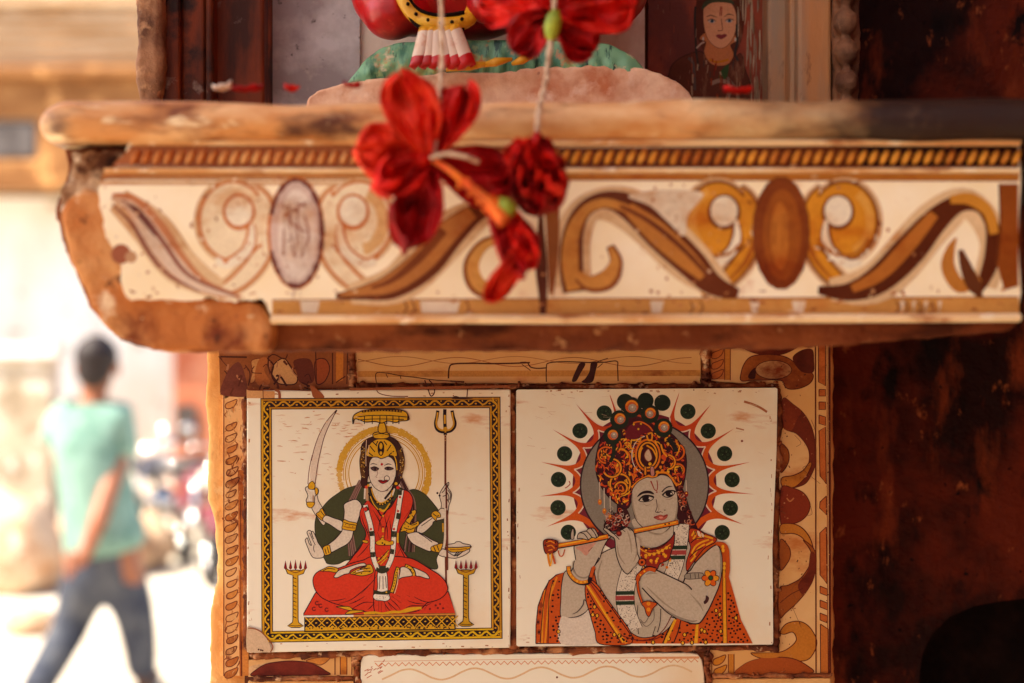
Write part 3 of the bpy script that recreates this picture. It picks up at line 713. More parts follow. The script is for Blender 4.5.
p.poly("295,205 320,205 345,160 372,108 340,104 315,150", (64, 24, 14)).poly("350,212 410,212 430,150 440,100 405,100 395,150 372,190", (64, 24, 14)); p.line("430,100 470,85 500,75", 0.8, SC).line("440,130 455,118 470,105", 0.8, SC)
p.line("10,110 40,130 60,145", 0.8, SC)
p.build('scratched_marks', M['ink_border'], t1)
# top left, cracked
t1 = btile([(222, 338), (350, 338), (350, 386), (300, 388), (250, 388), (224, 400)], 'cracked scroll tile, upper left')
p = Pic(BD); p.up(); p.fr(200, 345, 6.4)
p.poly([(120, 0), (960, 0), (960, 270), (300, 300), (130, 320)], (150, 84, 40), sm=False); p.up()
p.poly("130,310 150,230 190,150 250,110 290,200 300,320 200,330", (116, 58, 40)).poly("470,130 530,85 570,120 600,170 625,215 600,252 500,246 460,200", (212, 158, 100), ol=1.2, oc=(70, 26, 14)).poly("330,100 400,90 360,160 350,230 320,240 335,170", (206, 146, 84), ol=0.8, oc=BO)
p.poly("380,90 440,90 410,160 450,240 380,260 350,200", (182, 104, 48)).poly("600,100 700,90 730,170 720,240 640,240 620,180", (104, 46, 28)).poly("740,100 800,90 830,150 800,230 750,250 735,180", (160, 76, 34), ol=1.0, oc=(80, 30, 18))
p.poly([(872, 40), (918, 40), (915, 225), (870, 240)], (206, 124, 44), sm=False); p.up()
p.lines("290,130 320,180 310,260|430,90 470,60 540,90 560,60|440,70 440,150 500,245|560,110 620,200|740,20 745,250|848,50 848,250|945,40 940,250|870,240 930,200", 1.2, (84, 36, 20))
p.lines("130,75 300,78|440,95 470,130 460,190 490,240|650,240 760,290", 1.6, (74, 28, 16))
for k in range(30):
    a, c = rnd.uniform(120, 700), rnd.uniform(80, 300); p.line([(a, c), (a + rnd.uniform(-30, 30), c + rnd.uniform(-20, 40)), (a + rnd.uniform(-20, 50), c + rnd.uniform(10, 60))], rnd.uniform(0.6, 2.2), rnd.choice([(96, 42, 24), (180, 120, 80), (70, 28, 18)]))
p.build('scroll_pattern', M['ink_border'], t1)
# thin cream slivers above the first picture
for px in ("249,390.5 300,391 312,392 314,397.5 249,397.5", "322,392 345,391 420,392 500,392 510,391 510.5,397 330,397.5"): pass
# top right
t1 = btile([(711, 338), (830.5, 338), (830.5, 674), (779, 674), (779, 386), (711, 381)], 'tall scroll tile with a bar of small boxes on the right edge')
p = Pic(BD); p.up(); p.fr(690, 340, 6.206)
B2 = (98, 34, 18)
AM = (196, 122, 42); AD = (160, 84, 30); MA = (112, 42, 22)
p.poly([(130, 30), (215, 30), (215, 245), (130, 245)], (196, 116, 54), sm=False).poly([(218, 0), (250, 0), (250, 248), (218, 248)], (200, 124, 46), sm=False)
p.up(); p.lines("215,30 215,248|250,30 250,250", 1.0, BO)
for y in (85, 150, 212): drop(p, 690 + 168/6.206, 340 + y/6.206, 0.95, (200, 108, 44))
p.up().poly("270,0 330,50 400,80 480,92 570,88 640,60 700,20 760,0", MA, ol=1.0, oc=B2)
p.poly("318,252 318,200 335,150 370,108 430,92 520,90 600,108 660,150 710,196 755,205 765,232 740,272 680,300 620,305 590,290 560,250 400,250", AD, ol=1.0, oc=B2)
p.dot("518,185", 18.6, B2, 9.8).dot("518,185", 17.8, (212, 164, 106), 9.0).poly("405,175 404,235 372,240 360,225 380,190", (70, 24, 16)).poly("640,100 700,60 760,60 770,130 765,200 700,200 650,150", (96, 36, 20))
# large arc behind the second picture's right edge
p.up().poly("575,365 640,400 700,450 745,520 770,600 775,700 775,780 740,860 700,900 600,930 575,950 575,890 640,870 700,830 735,770 740,700 715,640 660,580 575,535", MA, ol=1.0, oc=B2)
p.up().poly("575,365 640,400 690,440 660,500 630,560 575,535", (140, 58, 26))
p.fr(690, 440, 6.206)
p.up().poly("570,235 640,220 700,190 740,140 755,150 730,210 690,260 640,295 575,290", AM, ol=1.0, oc=B2).poly("560,30 600,50 615,90 610,140 585,185 560,190", AD, ol=1.0, oc=B2)
p.poly("565,300 640,300 700,325 735,370 745,410 730,460 690,500 640,518 565,522", (134, 50, 24), ol=1.0, oc=B2); p.up(2).line("600,360 620,380 645,360", 1.4, (190, 120, 70))
p.up().poly("565,525 640,520 700,550 745,610 765,680 750,690 700,610 640,580 565,580", AM, ol=1.0, oc=B2)
p.fr(690, 540, 4.775)
p.up().poly("430,0 470,30 480,70 465,110 430,140", AD, ol=1.0, oc=B2)
p.up().poly("540,0 590,40 602,100 590,180 560,240 510,300 460,345 425,368 425,235 470,215 530,180 575,110 575,50", AD, ol=1.0, oc=B2)
p.up().poly("515,215 560,150 575,60 598,70 600,130 580,205 540,260", MA)
p.line("430,300 480,260 540,230", 0.8, B2)
p.up().poly("430,440 460,400 520,388 570,415 605,480 590,540 545,577 430,570 340,565 290,540 350,540 430,535 480,510 508,475 490,440 450,450", AM, ol=1.0, oc=B2)
p.up().poly("222,640 250,600 310,572 400,560 490,566 560,600 582,635 400,640", (168, 80, 30), ol=1.0, oc=B2)
# bar of boxes
p.fr(0, 0, 1)
p.up(); p.line([(815.3, 338), (816, 674)], 1.3, B2, sm=False).line([(829.3, 338), (830, 674)], 2.4, (90, 34, 20), sm=False).line([(827, 338), (827.6, 674)], 0.8, (140, 66, 30), sm=False)
def box4(x0, y0, x1, y1, sl=0): p.poly([(x0, y0), (x1, y0 + sl), (x1, y1 + sl), (x0, y1)], (196, 104, 46), sm=False, ol=1.0, oc=B2)
box4(818.5, 338, 825.5, 382, 4); box4(819, 389.5, 825.5, 396, 0); box4(819, 402, 825.5, 409.5, 0); box4(819, 415, 825.5, 423.5, 2)
p.poly([(819, 431), (825.5, 427), (826.2, 484), (820, 476)], (196, 104, 46), sm=False, ol=1.0, oc=B2)
p.poly([(826.3, 496), (820, 502), (819.6, 508), (826.3, 515)], (196, 104, 46), sm=False, ol=1.0, oc=B2)
p.poly([(826.3, 527), (819.8, 533), (820, 575), (827, 584)], (196, 104, 46), sm=False, ol=1.0, oc=B2)
for y in (586, 600, 613): box4(820, y, 827.4, y + 7, 3)
p.poly([(820.4, 624), (828, 629), (828.4, 674), (820.6, 674)], (196, 112, 46), sm=False, ol=1.0, oc=B2)
for k in range(150):
    y = rnd.uniform(342, 672); x = rnd.choice([rnd.uniform(780, 786), rnd.uniform(782, 813), rnd.uniform(826, 830)]); L = rnd.uniform(0.4, 3)
    p.line([(x, y), (x + rnd.uniform(-1, 1) * L, y + rnd.uniform(0.2, 1) * L)], rnd.uniform(0.3, 1.4), rnd.choice([(176, 112, 66), (120, 62, 34), (196, 140, 92), (90, 44, 26)]))
for k in range(7):
    x, y = rnd.uniform(790, 812), rnd.uniform(400, 640); p.line([(x, y), (x + rnd.uniform(-8, 8), y + rnd.uniform(3, 10)), (x + rnd.uniform(-10, 10), y + rnd.uniform(10, 22))], 0.4, (130, 74, 42))
p.build('scroll_pattern', M['ink_border'], t1)
# bottom right small tile
t1 = btile([(709, 650), (778, 650), (778, 674), (709, 674)], 'small tile with leaves and the start of an oval, low right')
p = Pic(BD - 0.0001); p.up(); p.fr(690, 540, 4.775)
p.poly([(183, 545), (210, 545), (210, 640), (183, 640)], (204, 128, 44), sm=False); p.up(); p.lines("92,545 92,640|104,545 104,640|183,545 183,640|210,545 210,640", 0.9, BO)
drop(p, 719, 660, 1, (214, 136, 40)); drop(p, 720, 670, 1, (214, 136, 40))
p.up().poly("222,640 250,600 310,572 400,560 410,640", (168, 80, 30)).poly("300,545 350,540 420,540 420,560 340,562", AM)
p.build('leaf_pattern', M['ink_border'], t1)
# mortar smears across the joints: real lumps
def smear(name, pts, w, d=0.8225):
    mb = MB(); q = smooth_open(pts_of(pts), 14)
    pp_ = []; rr = []
    for i, a in enumerate(q):
        pp_.append(P(a[0] + rnd.uniform(-0.8, 0.8), a[1] + rnd.uniform(-0.8, 0.8), d + 0.0028)); rr.append(w * 0.000577 * (0.5 + 0.55 * noise.noise(Vector((a[0] * 0.11, a[1] * 0.11, w))) + rnd.uniform(-0.1, 0.12)))
        if rnd.random() < 0.35:
            r = w * 0.000577 * rnd.uniform(0.15, 0.42); mb.ball(P(a[0] + rnd.uniform(-0.5, 0.5) * w, a[1] + rnd.uniform(-0.5, 0.5) * w, d + 0.0022), (r * rnd.uniform(0.8, 1.8), r * 0.8, r * rnd.uniform(0.8, 1.8)), nu=7, nv=5)
    mb.tube(pp_, rr, 8)
    return mb.build(name, M['grout'], pillar, smooth=True)
smear('mortar_joint', "512.5,392 513,450 513.5,520 514,580 514,648", 5.5); smear('mortar_joint', "356,386 420,387 520,386.5 620,387 700,386.5 778,385", 6)
smear('mortar_joint', "779,388 778,450 776,500 775,560 776,610 776,644", 6.5); smear('mortar_joint', "250,656 300,655 380,652.5 450,651 512,651 600,650 700,649 778,648", 6)
smear('mortar_joint', "357,655 357,665 357,690", 6); smear('mortar_joint', "708,650 708,665 709,690", 6); smear('mortar_joint', "250,679 300,678.5 354,678", 4); smear('mortar_joint', "712,676 770,675.5 831,675", 4)
smear('mortar_joint', "352,340 352.5,365 353,386", 6); smear('mortar_joint', "706,340 706,365 706,384", 9)
smear('mortar_joint', "244,400 245,450 246,500 245.5,550 246,600 246,650", 5)

def edge_dirt(x0, y0, x1, y1, n):
    for k in range(n):
        e = rnd.choice('tblrtr')
        t = rnd.random(); g = abs(rnd.gauss(0, 1.6)) + 0.6
        x, y = {'t': (x0 + (x1-x0)*t, y0 + g), 'b': (x0 + (x1-x0)*t, y1 - g), 'l': (x0 + g, y0 + (y1-y0)*t), 'r': (x1 - g, y0 + (y1-y0)*t)}[e]
        L = rnd.uniform(0.6, 4); h = e in 'tb'
        p.line([(x, y), (min(x + (L if h else rnd.uniform(-.5, .5)), x1 - 0.5), y + (rnd.uniform(-.4, .4) if h else L))], rnd.uniform(0.4, 1.5), rnd.choice([(206, 164, 126), (190, 134, 92), (160, 100, 62), (214, 180, 146)]))
# ------------------------------------------------------------------ printed picture tile: seated figure with many arms
YE = (218, 166, 26); GD = (158, 98, 18); RD = (212, 58, 30); GR = (68, 70, 40); SK = (224, 212, 194); LN = (38, 12, 18); WH = (236, 230, 216)
TD = 0.8215
tile1 = plate('picture_tile', [(246.8, 391), (248, 390.3), (510, 389.3), (510.6, 391), (510.8, 600), (510.3, 646.5), (509, 648), (400, 649.5), (249, 653), (246.8, 652)], TD, 0.0055, M['tile_white'], None, bevel=0.0007, loc=P(378, 640, TD))
tag(tile1, 'cream wall tile printed with a seated many armed woman in red with a trident', 'picture tile')
p = Pic(TD); p.up()
# frame border with curls
TL, TR, BRc, BL = (260.4, 398.2), (500.5, 396.7), (502.6, 638.8), (261.6, 642.7)
def bil(u, v):
    return ((1-u)*(1-v)*TL[0] + u*(1-v)*TR[0] + u*v*BRc[0] + (1-u)*v*BL[0], (1-u)*(1-v)*TL[1] + u*(1-v)*TR[1] + u*v*BRc[1] + (1-u)*v*BL[1])
SU, SV = 240.0, 243.0
def ringq(a, b, col):
    A = [bil(u, v) for u, v in ((a/SU, a/SV), (1-a/SU, a/SV), (1-a/SU, 1-a/SV), (a/SU, 1-a/SV))]
    B = [bil(u, v) for u, v in ((b/SU, b/SV), (1-b/SU, b/SV), (1-b/SU, 1-b/SV), (b/SU, 1-b/SV))]
    for i in range(4):
        j = (i+1) % 4; p._put([A[i], A[j], B[j], B[i]], [(0, 1, 2, 3)], lin(col if not callable(col) else col(i)))
ringq(0, 11.4, LN); p.up()
ringq(0.9, 2.9, lambda i: ((176, 118, 22), (196, 140, 26), (222, 178, 20), (206, 150, 24))[i])
ringq(8.9, 10.6, lambda i: ((176, 118, 22), (196, 140, 26), (222, 178, 20), (206, 150, 24))[i]); ringq(3.4, 8.4, (44, 24, 30)); p.up()
for side in range(4):
    L = SU if side in (0, 2) else SV; n = 17; 
    col = ((204, 146, 26), (212, 156, 24), (224, 182, 18), (220, 168, 22))[side]
    def m(s_, w):
        if side == 0: return bil(s_/SU, w/SV)
        if side == 1: return bil(1-w/SU, s_/SV)
        if side == 2: return bil(1-s_/SU, 1-w/SV)
        return bil(w/SU, 1-s_/SV)
    for k in range(n):
        s0 = 3 + (L-6)*k/n; h = (L-6)/n
        pts = [m(s0 + h*a, 5.9 + b) for a, b in ((-0.15, 2.2), (0.12, 0.8), (0.3, -1.6), (0.55, -2.0), (0.72, -0.4), (0.9, 1.8))]
        q = smooth_open([(x, y) for x, y in pts]); p._ribbon(q, [1.5 + rnd.uniform(-0.3, 0.5)] * len(q), lin(col) and col)
        a = m(s0 + h*0.42, 6.9 + rnd.uniform(-.4, .4)); p.dot([a], 1.1, col, 0.9, n=8)
        a = m(s0 + h*0.9, 4.0); p.dot([a], 0.8, col, n=7)
p.up()
# halo
HC = "384,473.5"
p.ring(HC, 44.6, 6.4, (214, 166, 52), -178, 52, jit=1.4, n=110)
p.ring(HC, 44.6, 5.0, (220, 178, 96), 128, 184, jit=2.6, n=40)
for r_ in (38.6, 35.2): p.ring(HC, r_, 1.1, (206, 156, 44), -205, 52)
p.ring(HC, 40.6, 0.7, (196, 140, 40), -190, 50); p.ring(HC, 37, 0.5, (220, 180, 90), -190, 50)
for k in range(90):
    a = R(rnd.uniform(-185, 52)); r_ = rnd.choice([rnd.uniform(41, 48), rnd.uniform(46, 49)]); p.up(0).dot([(384 + r_*math.cos(a), 473.5 + r_*math.sin(a))], rnd.uniform(0.3, 0.7), rnd.choice([(196, 140, 30), (230, 196, 120)]), n=6)
p.up()
# green ground behind the body
p.poly("352.7,486.5 345,489 337,494 329,500 322,508 316.5,516 314.8,527 316.5,540 320,550 325,560 328,563.8 338,564 350,560 372,568 400,562 420,566 437,569 436.5,559 441,549 444.4,540 445,530 443.5,518 438,509.5 430,499.5 424,493.5 415,489.4 407,490 395,486 370,482", GR, ol=0.7, oc=(40, 36, 26))
p.up(2)
# loose hair down both sides
for k in range(15):
    a = rnd.uniform(-3, 3); p.line([(362 + a, 480), (356 + a, 492), (350 + a*1.2, 508), (350 + a, 530), (353 + a*1.5, 556)], 0.8, rnd.choice([LN, (110, 70, 66), (150, 116, 104)]))
    p.line([(400 + a, 478), (405 + a, 488), (412 + a, 500), (412 + a*1.5, 520), (409 + a*2, 552)], 0.8, rnd.choice([LN, (110, 70, 66), (150, 116, 104)]))
p.up()
# sword arm, far left
p.fr(300, 400, 11.378); p.poly("415,120 350,190 290,262 240,350 200,440 160,560 130,690 120,900 190,900 215,690 250,520 290,400 340,270 385,180", (226, 210, 192), sm=True)
p.up(); p.line("415,112 350,185 290,260 240,350 200,440 160,560 130,690", 0.75, (110, 44, 40)).line("415,115 370,210 330,290 300,360 270,440 240,560 210,690", 0.8, (96, 36, 34)).line("395,160 420,115", 1.2, LN)
p.fr(300, 455, 11.378); p.line("140,0 115,110 98,220 90,330", 0.75, (120, 52, 46)).line("224,0 200,120 185,230 172,330", 0.8, (96, 36, 34))
p.poly("190,455 210,520 250,590 300,690 270,800 190,700 130,590 150,500", SK, ol=0.7, oc=LN)
p.poly("60,385 90,360 150,390 205,385 205,440 170,470 160,540 100,560 70,520 90,460", SK, ol=0.8, oc=LN); p.up(2)
p.poly("100,330 140,298 170,335 165,380 130,395 95,375", YE, ol=0.7).poly("170,380 200,378 205,430 180,450", YE, ol=0.6).poly("75,545 110,535 165,540 160,570 130,600 90,590", YE, ol=0.7)
p.line("105,400 160,410", 1.6, WH).line("100,440 110,520", 1.4, WH).line("150,460 150,530", 1.0, GD)
p.fr(300, 510, 11.378)
p.poly("250,-20 285,45 300,70 262,120 215,90 185,45 215,20", YE, ol=0.8).line("200,50 260,100", 1.0, GD).line("235,10 280,70", 0.8, LN)
p.up(2).poly("292,62 380,90 480,128 482,190 475,238 440,232 340,165 260,118", SK, sm=True, ol=0.8, oc=LN)
# raised palm arm
p.up(2).poly("500,-60 560,-100 640,-120 700,-60 690,20 650,150 610,240 590,320 540,385 440,440 350,482 325,440 312,400 380,345 470,250 480,200 495,110 505,20", SK, ol=0.9, oc=LN)
p.poly("70,325 85,320 105,380 130,400 95,300 80,255 100,232 125,240 140,290 155,330 130,260 150,245 190,330 205,370 240,420 275,490 262,538 210,548 150,540 115,490 90,430 60,350", SK, ol=0.8, oc=LN)
p.up(2).poly("500,108 560,130 645,150 640,190 625,235 560,232 482,212 488,160", YE, ol=0.8).line("500,140 560,160 640,172", 0.8, LN).line("495,185 560,200 630,205", 1.0, GD)
p.poly("262,425 330,398 345,440 352,492 300,515 278,505", YE, ol=0.8); p.up(); p.line("285,440 300,500", 0.8, LN).line("310,420 330,490", 0.8, LN).line("160,400 155,440 165,480", 0.7, LN).line("110,260 150,350 175,400", 0.7, LN).dot("520,165 560,180 600,190", 0.5, LN).line("330,385 400,330 460,262", 1.0, LN)
# tray arm and trident arm, right
p.fr(445, 425, 11.378)
p.up().line([(4, 60), (4, 1200), (20, 2290)], 2.0, (112, 52, 30), sm=False); p.up()
p.fr(375, 400, 11.378); SH = (206, 152, 34)
p.line("715,120 705,190 690,260 700,320 740,355 800,362 860,350 900,310 910,260 890,190 876,120", 3.3, LN).line("795,105 792,200 798,320 800,400", 3.4, LN); p.up()
p.line("713,140 706,200 698,260 712,312 750,340 800,346 850,338 885,305 896,260 884,200 878,140", 1.7, SH).line("795,170 795,220 796,270", 2.2, SH).line("800,320 802,370", 1.6, SH).dot("800,330", 2.2, SH)
p.dot("800,400 800,430 800,460", 0.7, (190, 140, 90))
p.fr(375, 455, 11.378)
p.poly("745,650 755,560 735,470 745,420 790,350 820,330 830,370 870,440 860,520 840,580 820,700 760,690", SK, ol=0.8, oc=LN); p.up(2)
p.line("812,340 812,683", 1.8, (100, 44, 30)).lines("760,430 790,400 800,370|770,470 800,460 815,440|830,400 860,450 850,510|815,420 840,470 835,520|820,500 840,540", 0.8, LN).dot("710,433 735,462", 1.1, LN).line("800,345 835,310 838,340 815,370", 0.8, LN)
p.fr(375, 510, 11.378)
p.up().poly("520,150 600,95 640,75 690,60 735,-10 790,-10 790,90 750,110 670,130 650,170 590,230 540,262 480,262 480,200", SK, ol=0.8, oc=LN)
p.poly("365,280 400,262 480,250 560,285 640,335 722,375 690,410 650,440 622,470 520,430 430,382 385,330", SK, ol=0.9, oc=LN)
p.up(2).line("530,180 600,130 650,95", 0.8, LN).line("500,262 560,300 650,365", 0.9, LN)
p.poly("640,50 660,20 700,10 740,40 745,80 700,90 705,130 680,110 650,80", YE, ol=0.8).poly("330,110 380,90 440,0 470,20 440,80 400,150 440,150 490,125 500,165 460,200 440,250 380,262 340,240 290,245 310,180", YE, ol=0.8)
p.poly("640,420 700,395 770,380 760,430 735,480 680,475 640,460", YE, ol=0.8); p.up(2)
p.lines("350,130 420,170 480,150|330,200 400,220 450,200|420,60 450,90|660,40 700,70 730,60|665,410 690,470|705,400 730,465", 0.9, LN).dot("340,160 380,190 420,130 300,220 360,230", 0.6, LN)
p.up().poly("725,495 760,445 800,450 850,490 905,520 960,500 1010,465 1050,440 1080,460 1040,500 980,530 900,548 800,535 740,518", SK, ol=0.8, oc=LN)
p.up(2).poly("825,395 900,380 925,362 970,362 1000,380 1070,395 1090,410 1070,425 820,430", SK, ol=0.8, oc=LN).poly("825,428 950,425 1075,415 1085,430 1040,455 1000,470 900,480 850,470", YE, ol=0.8); p.up(2).line("850,448 950,450 1050,435", 1.0, GD)
p.line("800,-20 800,150 798,300 785,420", 2.2, SK).line("818,0 820,300 822,683", 1.9, (112, 52, 30)).line("772,150 775,250", 1.4, YE)
p.lines("905,525 960,480|930,530 990,480|900,520 940,470", 0.8, LN)
# body cloth
p.fr(0, 0, 1)
p.up().poly("364,505 368,500 374,506 382,511 390,508 397,497 402,490 409,492 413,500 411,510 406,520 400,530 399,542 404,552 410,560 420,575 385,600 345,575 352,558 360,548 366,534 361,522 360,512", RD, ol=0.9)
p.up(2).fr(300, 510, 11.378)
p.lines("700,60 720,140 770,260 790,340|830,0 900,120 930,220|700,380 660,440 610,510 560,560|790,380 730,460 650,540|960,60 990,200 1000,330|1020,120 1040,250 1030,340|880,250 910,330|760,180 780,260", 0.9, LN, taper=True)
p.fr(375, 510, 11.378); p.lines("120,20 60,120 40,240|300,20 260,120 245,240|400,0 330,100|30,60 80,180|170,60 120,200 110,320|260,380 330,520 380,600|320,400 340,460|290,440 250,520", 0.9, LN, taper=True)
p.up()
# legs and seat
p.fr(300, 560, 11.378)
p.poly([(178, 370), (42, 612), (42, 630), (1768, 608), (1688, 360), (1000, 200)], RD, sm=False, ol=1.0, oc=LN)
p.up(2).poly("180,350 155,290 148,230 160,180 195,140 250,110 330,85 420,95 500,70 560,45 640,20 720,0 820,-40 950,0 1100,60 1110,300 1050,520 900,600 700,580 560,540 450,510 380,490 320,465 240,420", RD, ol=0.9, oc=LN)
p.fr(375, 560, 11.378); p.poly("0,150 50,20 200,-40 380,-25 470,5 560,60 640,110 720,160 780,215 815,270 828,330 800,390 740,440 660,470 590,490 520,560 420,590 200,600 0,600", RD, ol=0.9, oc=LN)
p.up(2); p.fr(300, 560, 11.378)
p.poly("388,196 400,165 440,118 520,88 600,62 680,38 735,35 750,62 690,72 620,95 575,120 556,152 500,165 430,198", SK, ol=0.9, oc=LN)
p.poly("232,125 280,95 340,72 430,95 412,140 330,128", YE, ol=0.7).poly("572,150 640,105 700,85 800,50 835,130 780,165 700,180 620,165", YE, ol=0.8); p.up(2)
p.lines("260,125 320,95 400,105|600,150 700,105 800,90|620,160 720,130 810,125|680,100 760,70", 0.8, LN).line("640,130 720,115", 1.0, SK).dot("660,120 700,150 760,100 790,130 740,85", 0.6, LN)
p.fr(375, 560, 11.378)
p.poly("270,212 285,140 292,85 340,78 390,105 425,160 415,180 360,190 310,198", SK, ol=0.9, oc=LN).poly("400,75 460,92 520,118 580,150 618,195 612,212 570,205 510,185 470,180 450,130", SK, ol=0.9, oc=LN)
p.line("340,60 400,85 440,130 448,180", 3.6, LN).line("265,80 242,150 222,260 188,375", 4.6, LN); p.up(2); p.line("350,62 405,90 436,135 444,178", 2.2, YE).line("262,88 240,160 222,262 192,365", 2.6, YE); p.up(); p.dot("255,110 248,140 238,170 232,200 226,230 220,262 210,295 200,330 370,72 410,105 435,145", 0.6, LN).line("272,110 262,210 250,290 222,380", 0.8, (230, 200, 160))
# drapery lines
p.fr(300, 560, 11.378)
p.lines("885,160 830,240 750,320 640,410 560,460 440,495|820,170 760,235|780,300 700,380|520,435 440,455 330,465|740,410 640,470 560,500|850,485 740,480 650,520 600,550|850,485 800,540 770,565|680,455 620,470|895,470 895,580|925,470 930,590|960,470 985,590|1000,480 1050,560", 0.85, LN, taper=True)
p.fr(375, 560, 11.378)
p.lines("130,460 190,520 270,590|160,430 240,500 290,560|190,410 300,490|370,400 400,420|250,400 290,420|440,415 540,465 620,480|370,460 460,490 560,500|100,470 140,540 190,590|350,545 420,520 560,520 640,490|560,560 600,510", 0.85, LN, taper=True)
p.fr(300, 560, 11.378)
p.poly("410,530 480,528 560,530 600,565 560,572 480,550", YE, ol=0.7).poly("515,610 570,575 640,570 730,575 700,590 640,600 570,612", YE, ol=0.7).line("730,610 800,600 860,600 930,612 1000,600 1060,590", 2.6, YE)
p.fr(375, 560, 11.378); p.line("0,600 60,610 130,608 200,590 290,590 370,560 430,550 530,545", 2.6, YE).poly("280,590 350,560 430,540 520,545 440,575 340,598", YE)
p.up(); p.line("0,612 100,625 180,612", 0.8, LN)
for c in ((195, 490), (235, 520), (160, 555), (305, 565)):
    p.fr(300, 560, 11.378); p.ring([c], 1.7, 1.3, (120, 26, 20), 20, 320, n=12)
for c in ((625, 555), (690, 515), (715, 545), (775, 548), (740, 500)):
    p.fr(375, 560, 11.378); p.dot([c], 1.2, (120, 26, 20), n=8)
# seat front: gold lattice
p.fr(300, 590, 11.378)
p.up().poly([(48, 285), (1768, 262), (1770, 445), (50, 470)], LN, sm=False); p.up()
p.poly([(48, 288), (610, 282), (610, 304), (48, 308)], WH, sm=False).poly([(610, 282), (1768, 264), (1768, 284), (610, 302)], (206, 140, 60), sm=False)
p.poly([(62, 316), (1758, 292), (1758, 318), (62, 340)], (120, 84, 20), sm=False); p.poly([(62, 425), (1758, 410), (1758, 440), (62, 462)], YE, sm=False)
p.up()
k = 0; x = 62
while x < 1700:
    y0 = 312 - (x - 62)*0.014; p.line([(x, y0), (x + 62, y0 + 62), (x + 124, y0 + 125)], 1.1, YE, sm=False).line([(x + 124, y0), (x + 62, y0 + 62), (x, y0 + 125)], 1.1, YE, sm=False)
    p.dot([(x + 62, y0 + 20), (x + 62, y0 + 108)], 1.7, YE, 1.1, n=8).dot([(x + 4, y0 + 62), (x+120, y0+62)], 0.7, YE, n=6); x += 124
p.up(); p.line([(48, 472), (1770, 448)], 0.8, LN, sm=False)
for k in range(60): p.dot([(rnd.uniform(70, 1750), rnd.uniform(405, 440))], rnd.uniform(0.4, 1.0), LN, n=6)
# neck, garland
p.fr(300, 455, 11.378)
p.up().poly("800,320 815,420 850,500 920,560 1000,530 1060,460 1060,330", SK)
p.line("740,330 760,400 765,520", 2.8, (190, 150, 110))
p.up().line("800,360 820,440 860,520 920,560 1000,520 1060,470", 3.0, LN).line("780,430 820,540 880,620 930,690 990,620 1060,520", 1.6, LN); p.up()
p.line("812,380 835,460 875,520 925,545 990,515", 1.1, YE); p.dot("880,540 910,560 940,560 970,545 1000,525 1025,500 1045,470", 0.75, YE, n=7).line("800,470 840,560 890,620", 1.0, YE).line("900,610 945,640 1000,590", 1.4, YE)
p.fr(375, 455, 11.378); p.line("60,610 100,640 170,550", 1.5, YE).dot("150,470 170,430 185,390", 0.7, YE, n=7).line("110,500 190,400 210,350", 2.2, LN).line("200,400 180,480", 1.0, YE)
p.fr(0, 0, 1)
p.up().lines("365.3,505 367.5,514 370.5,525 372.5,538 372.5,550 374.5,561 379,571|401.5,490 399.5,502 397.5,515 394.5,530 393.5,545 391.5,558 386,570", 5.6, LN); p.up()
p.lines("365.3,505 367.5,514 370.5,525 372.5,538 372.5,550 374.5,561 379,571|401.5,490 399.5,502 397.5,515 394.5,530 393.5,545 391.5,558 386,570", 4.3, WH); p.up()
for a in ("365,507 367.5,511", "371.5,531 372,536", "372.6,552 373,557", "399,513 398,519", "394.2,531 393.8,537", "392.4,549 391.6,554", "399.5,495 399.8,490", "379,568 386,568"): p.line(a, 4.6, (52, 50, 30), sm=False)
p.dot("365,509 371,529 398,511 394,529 400,497 366,504 377,571 387.5,571", 1.3, (206, 60, 44), n=8)
for k in range(70):
    t = rnd.random(); a = (365.3 + 8*t + rnd.uniform(-1.8, 1.8), 507 + 60*t) if rnd.random() < 0.5 else (400 - 10*t + rnd.uniform(-1.8, 1.8), 497 + 70*t); p.dot([a], 0.35, (140, 110, 96), n=5)
p.up().poly("378,572 386.5,572 388,590 390,598 386,601 381,600.5 376,600 373,596 377.5,589", WH, ol=0.7, oc=LN); p.up(2)
p.poly("377,567 382,570 388,567 388.5,571 382,573.5 376.5,571", (52, 50, 30)).poly("374.5,590 382,591.5 389.5,590 390,594 382,594.5 374,593.5", (52, 50, 30)); p.lines("380,576 379.5,589|383,576 383.2,589|385.5,576 386.5,588", 0.8, (110, 90, 84)); p.dot("386.5,592", 0.9, YE)
for k in range(16): p.dot([(rnd.uniform(374, 390), rnd.uniform(595, 600))], 0.45, (150, 130, 120), n=5)
# belt and sash
p.fr(300, 510, 11.378)
p.up().poly("715,340 760,345 778,360 760,378 715,365", YE, ol=0.7).poly("860,365 900,350 935,310 965,340 1000,360 1060,350 1060,390 1000,400 940,400 880,395", YE, ol=0.7).dot("945,240 945,215 945,65 945,5 1000,465 980,500 940,525 900,550 955,545", 1.1, YE, n=8); p.up(2).line("880,600 940,560 1000,500", 1.0, YE).lines("880,590 1010,450|890,640 1010,530|930,190 960,190", 0.8, LN); p.dot("945,350", 1.0, LN)
p.fr(375, 510, 11.378); p.line("20,375 80,350 170,378", 2.2, YE).line("262,260 258,330 262,370", 1.8, YE).lines("20,600 80,560 150,470|60,620 140,540", 0.9, YE).dot("90,330 90,300 430,20 400,60", 1.0, YE, n=8); p.dot("85,375 110,390", 1.0, LN, n=7)
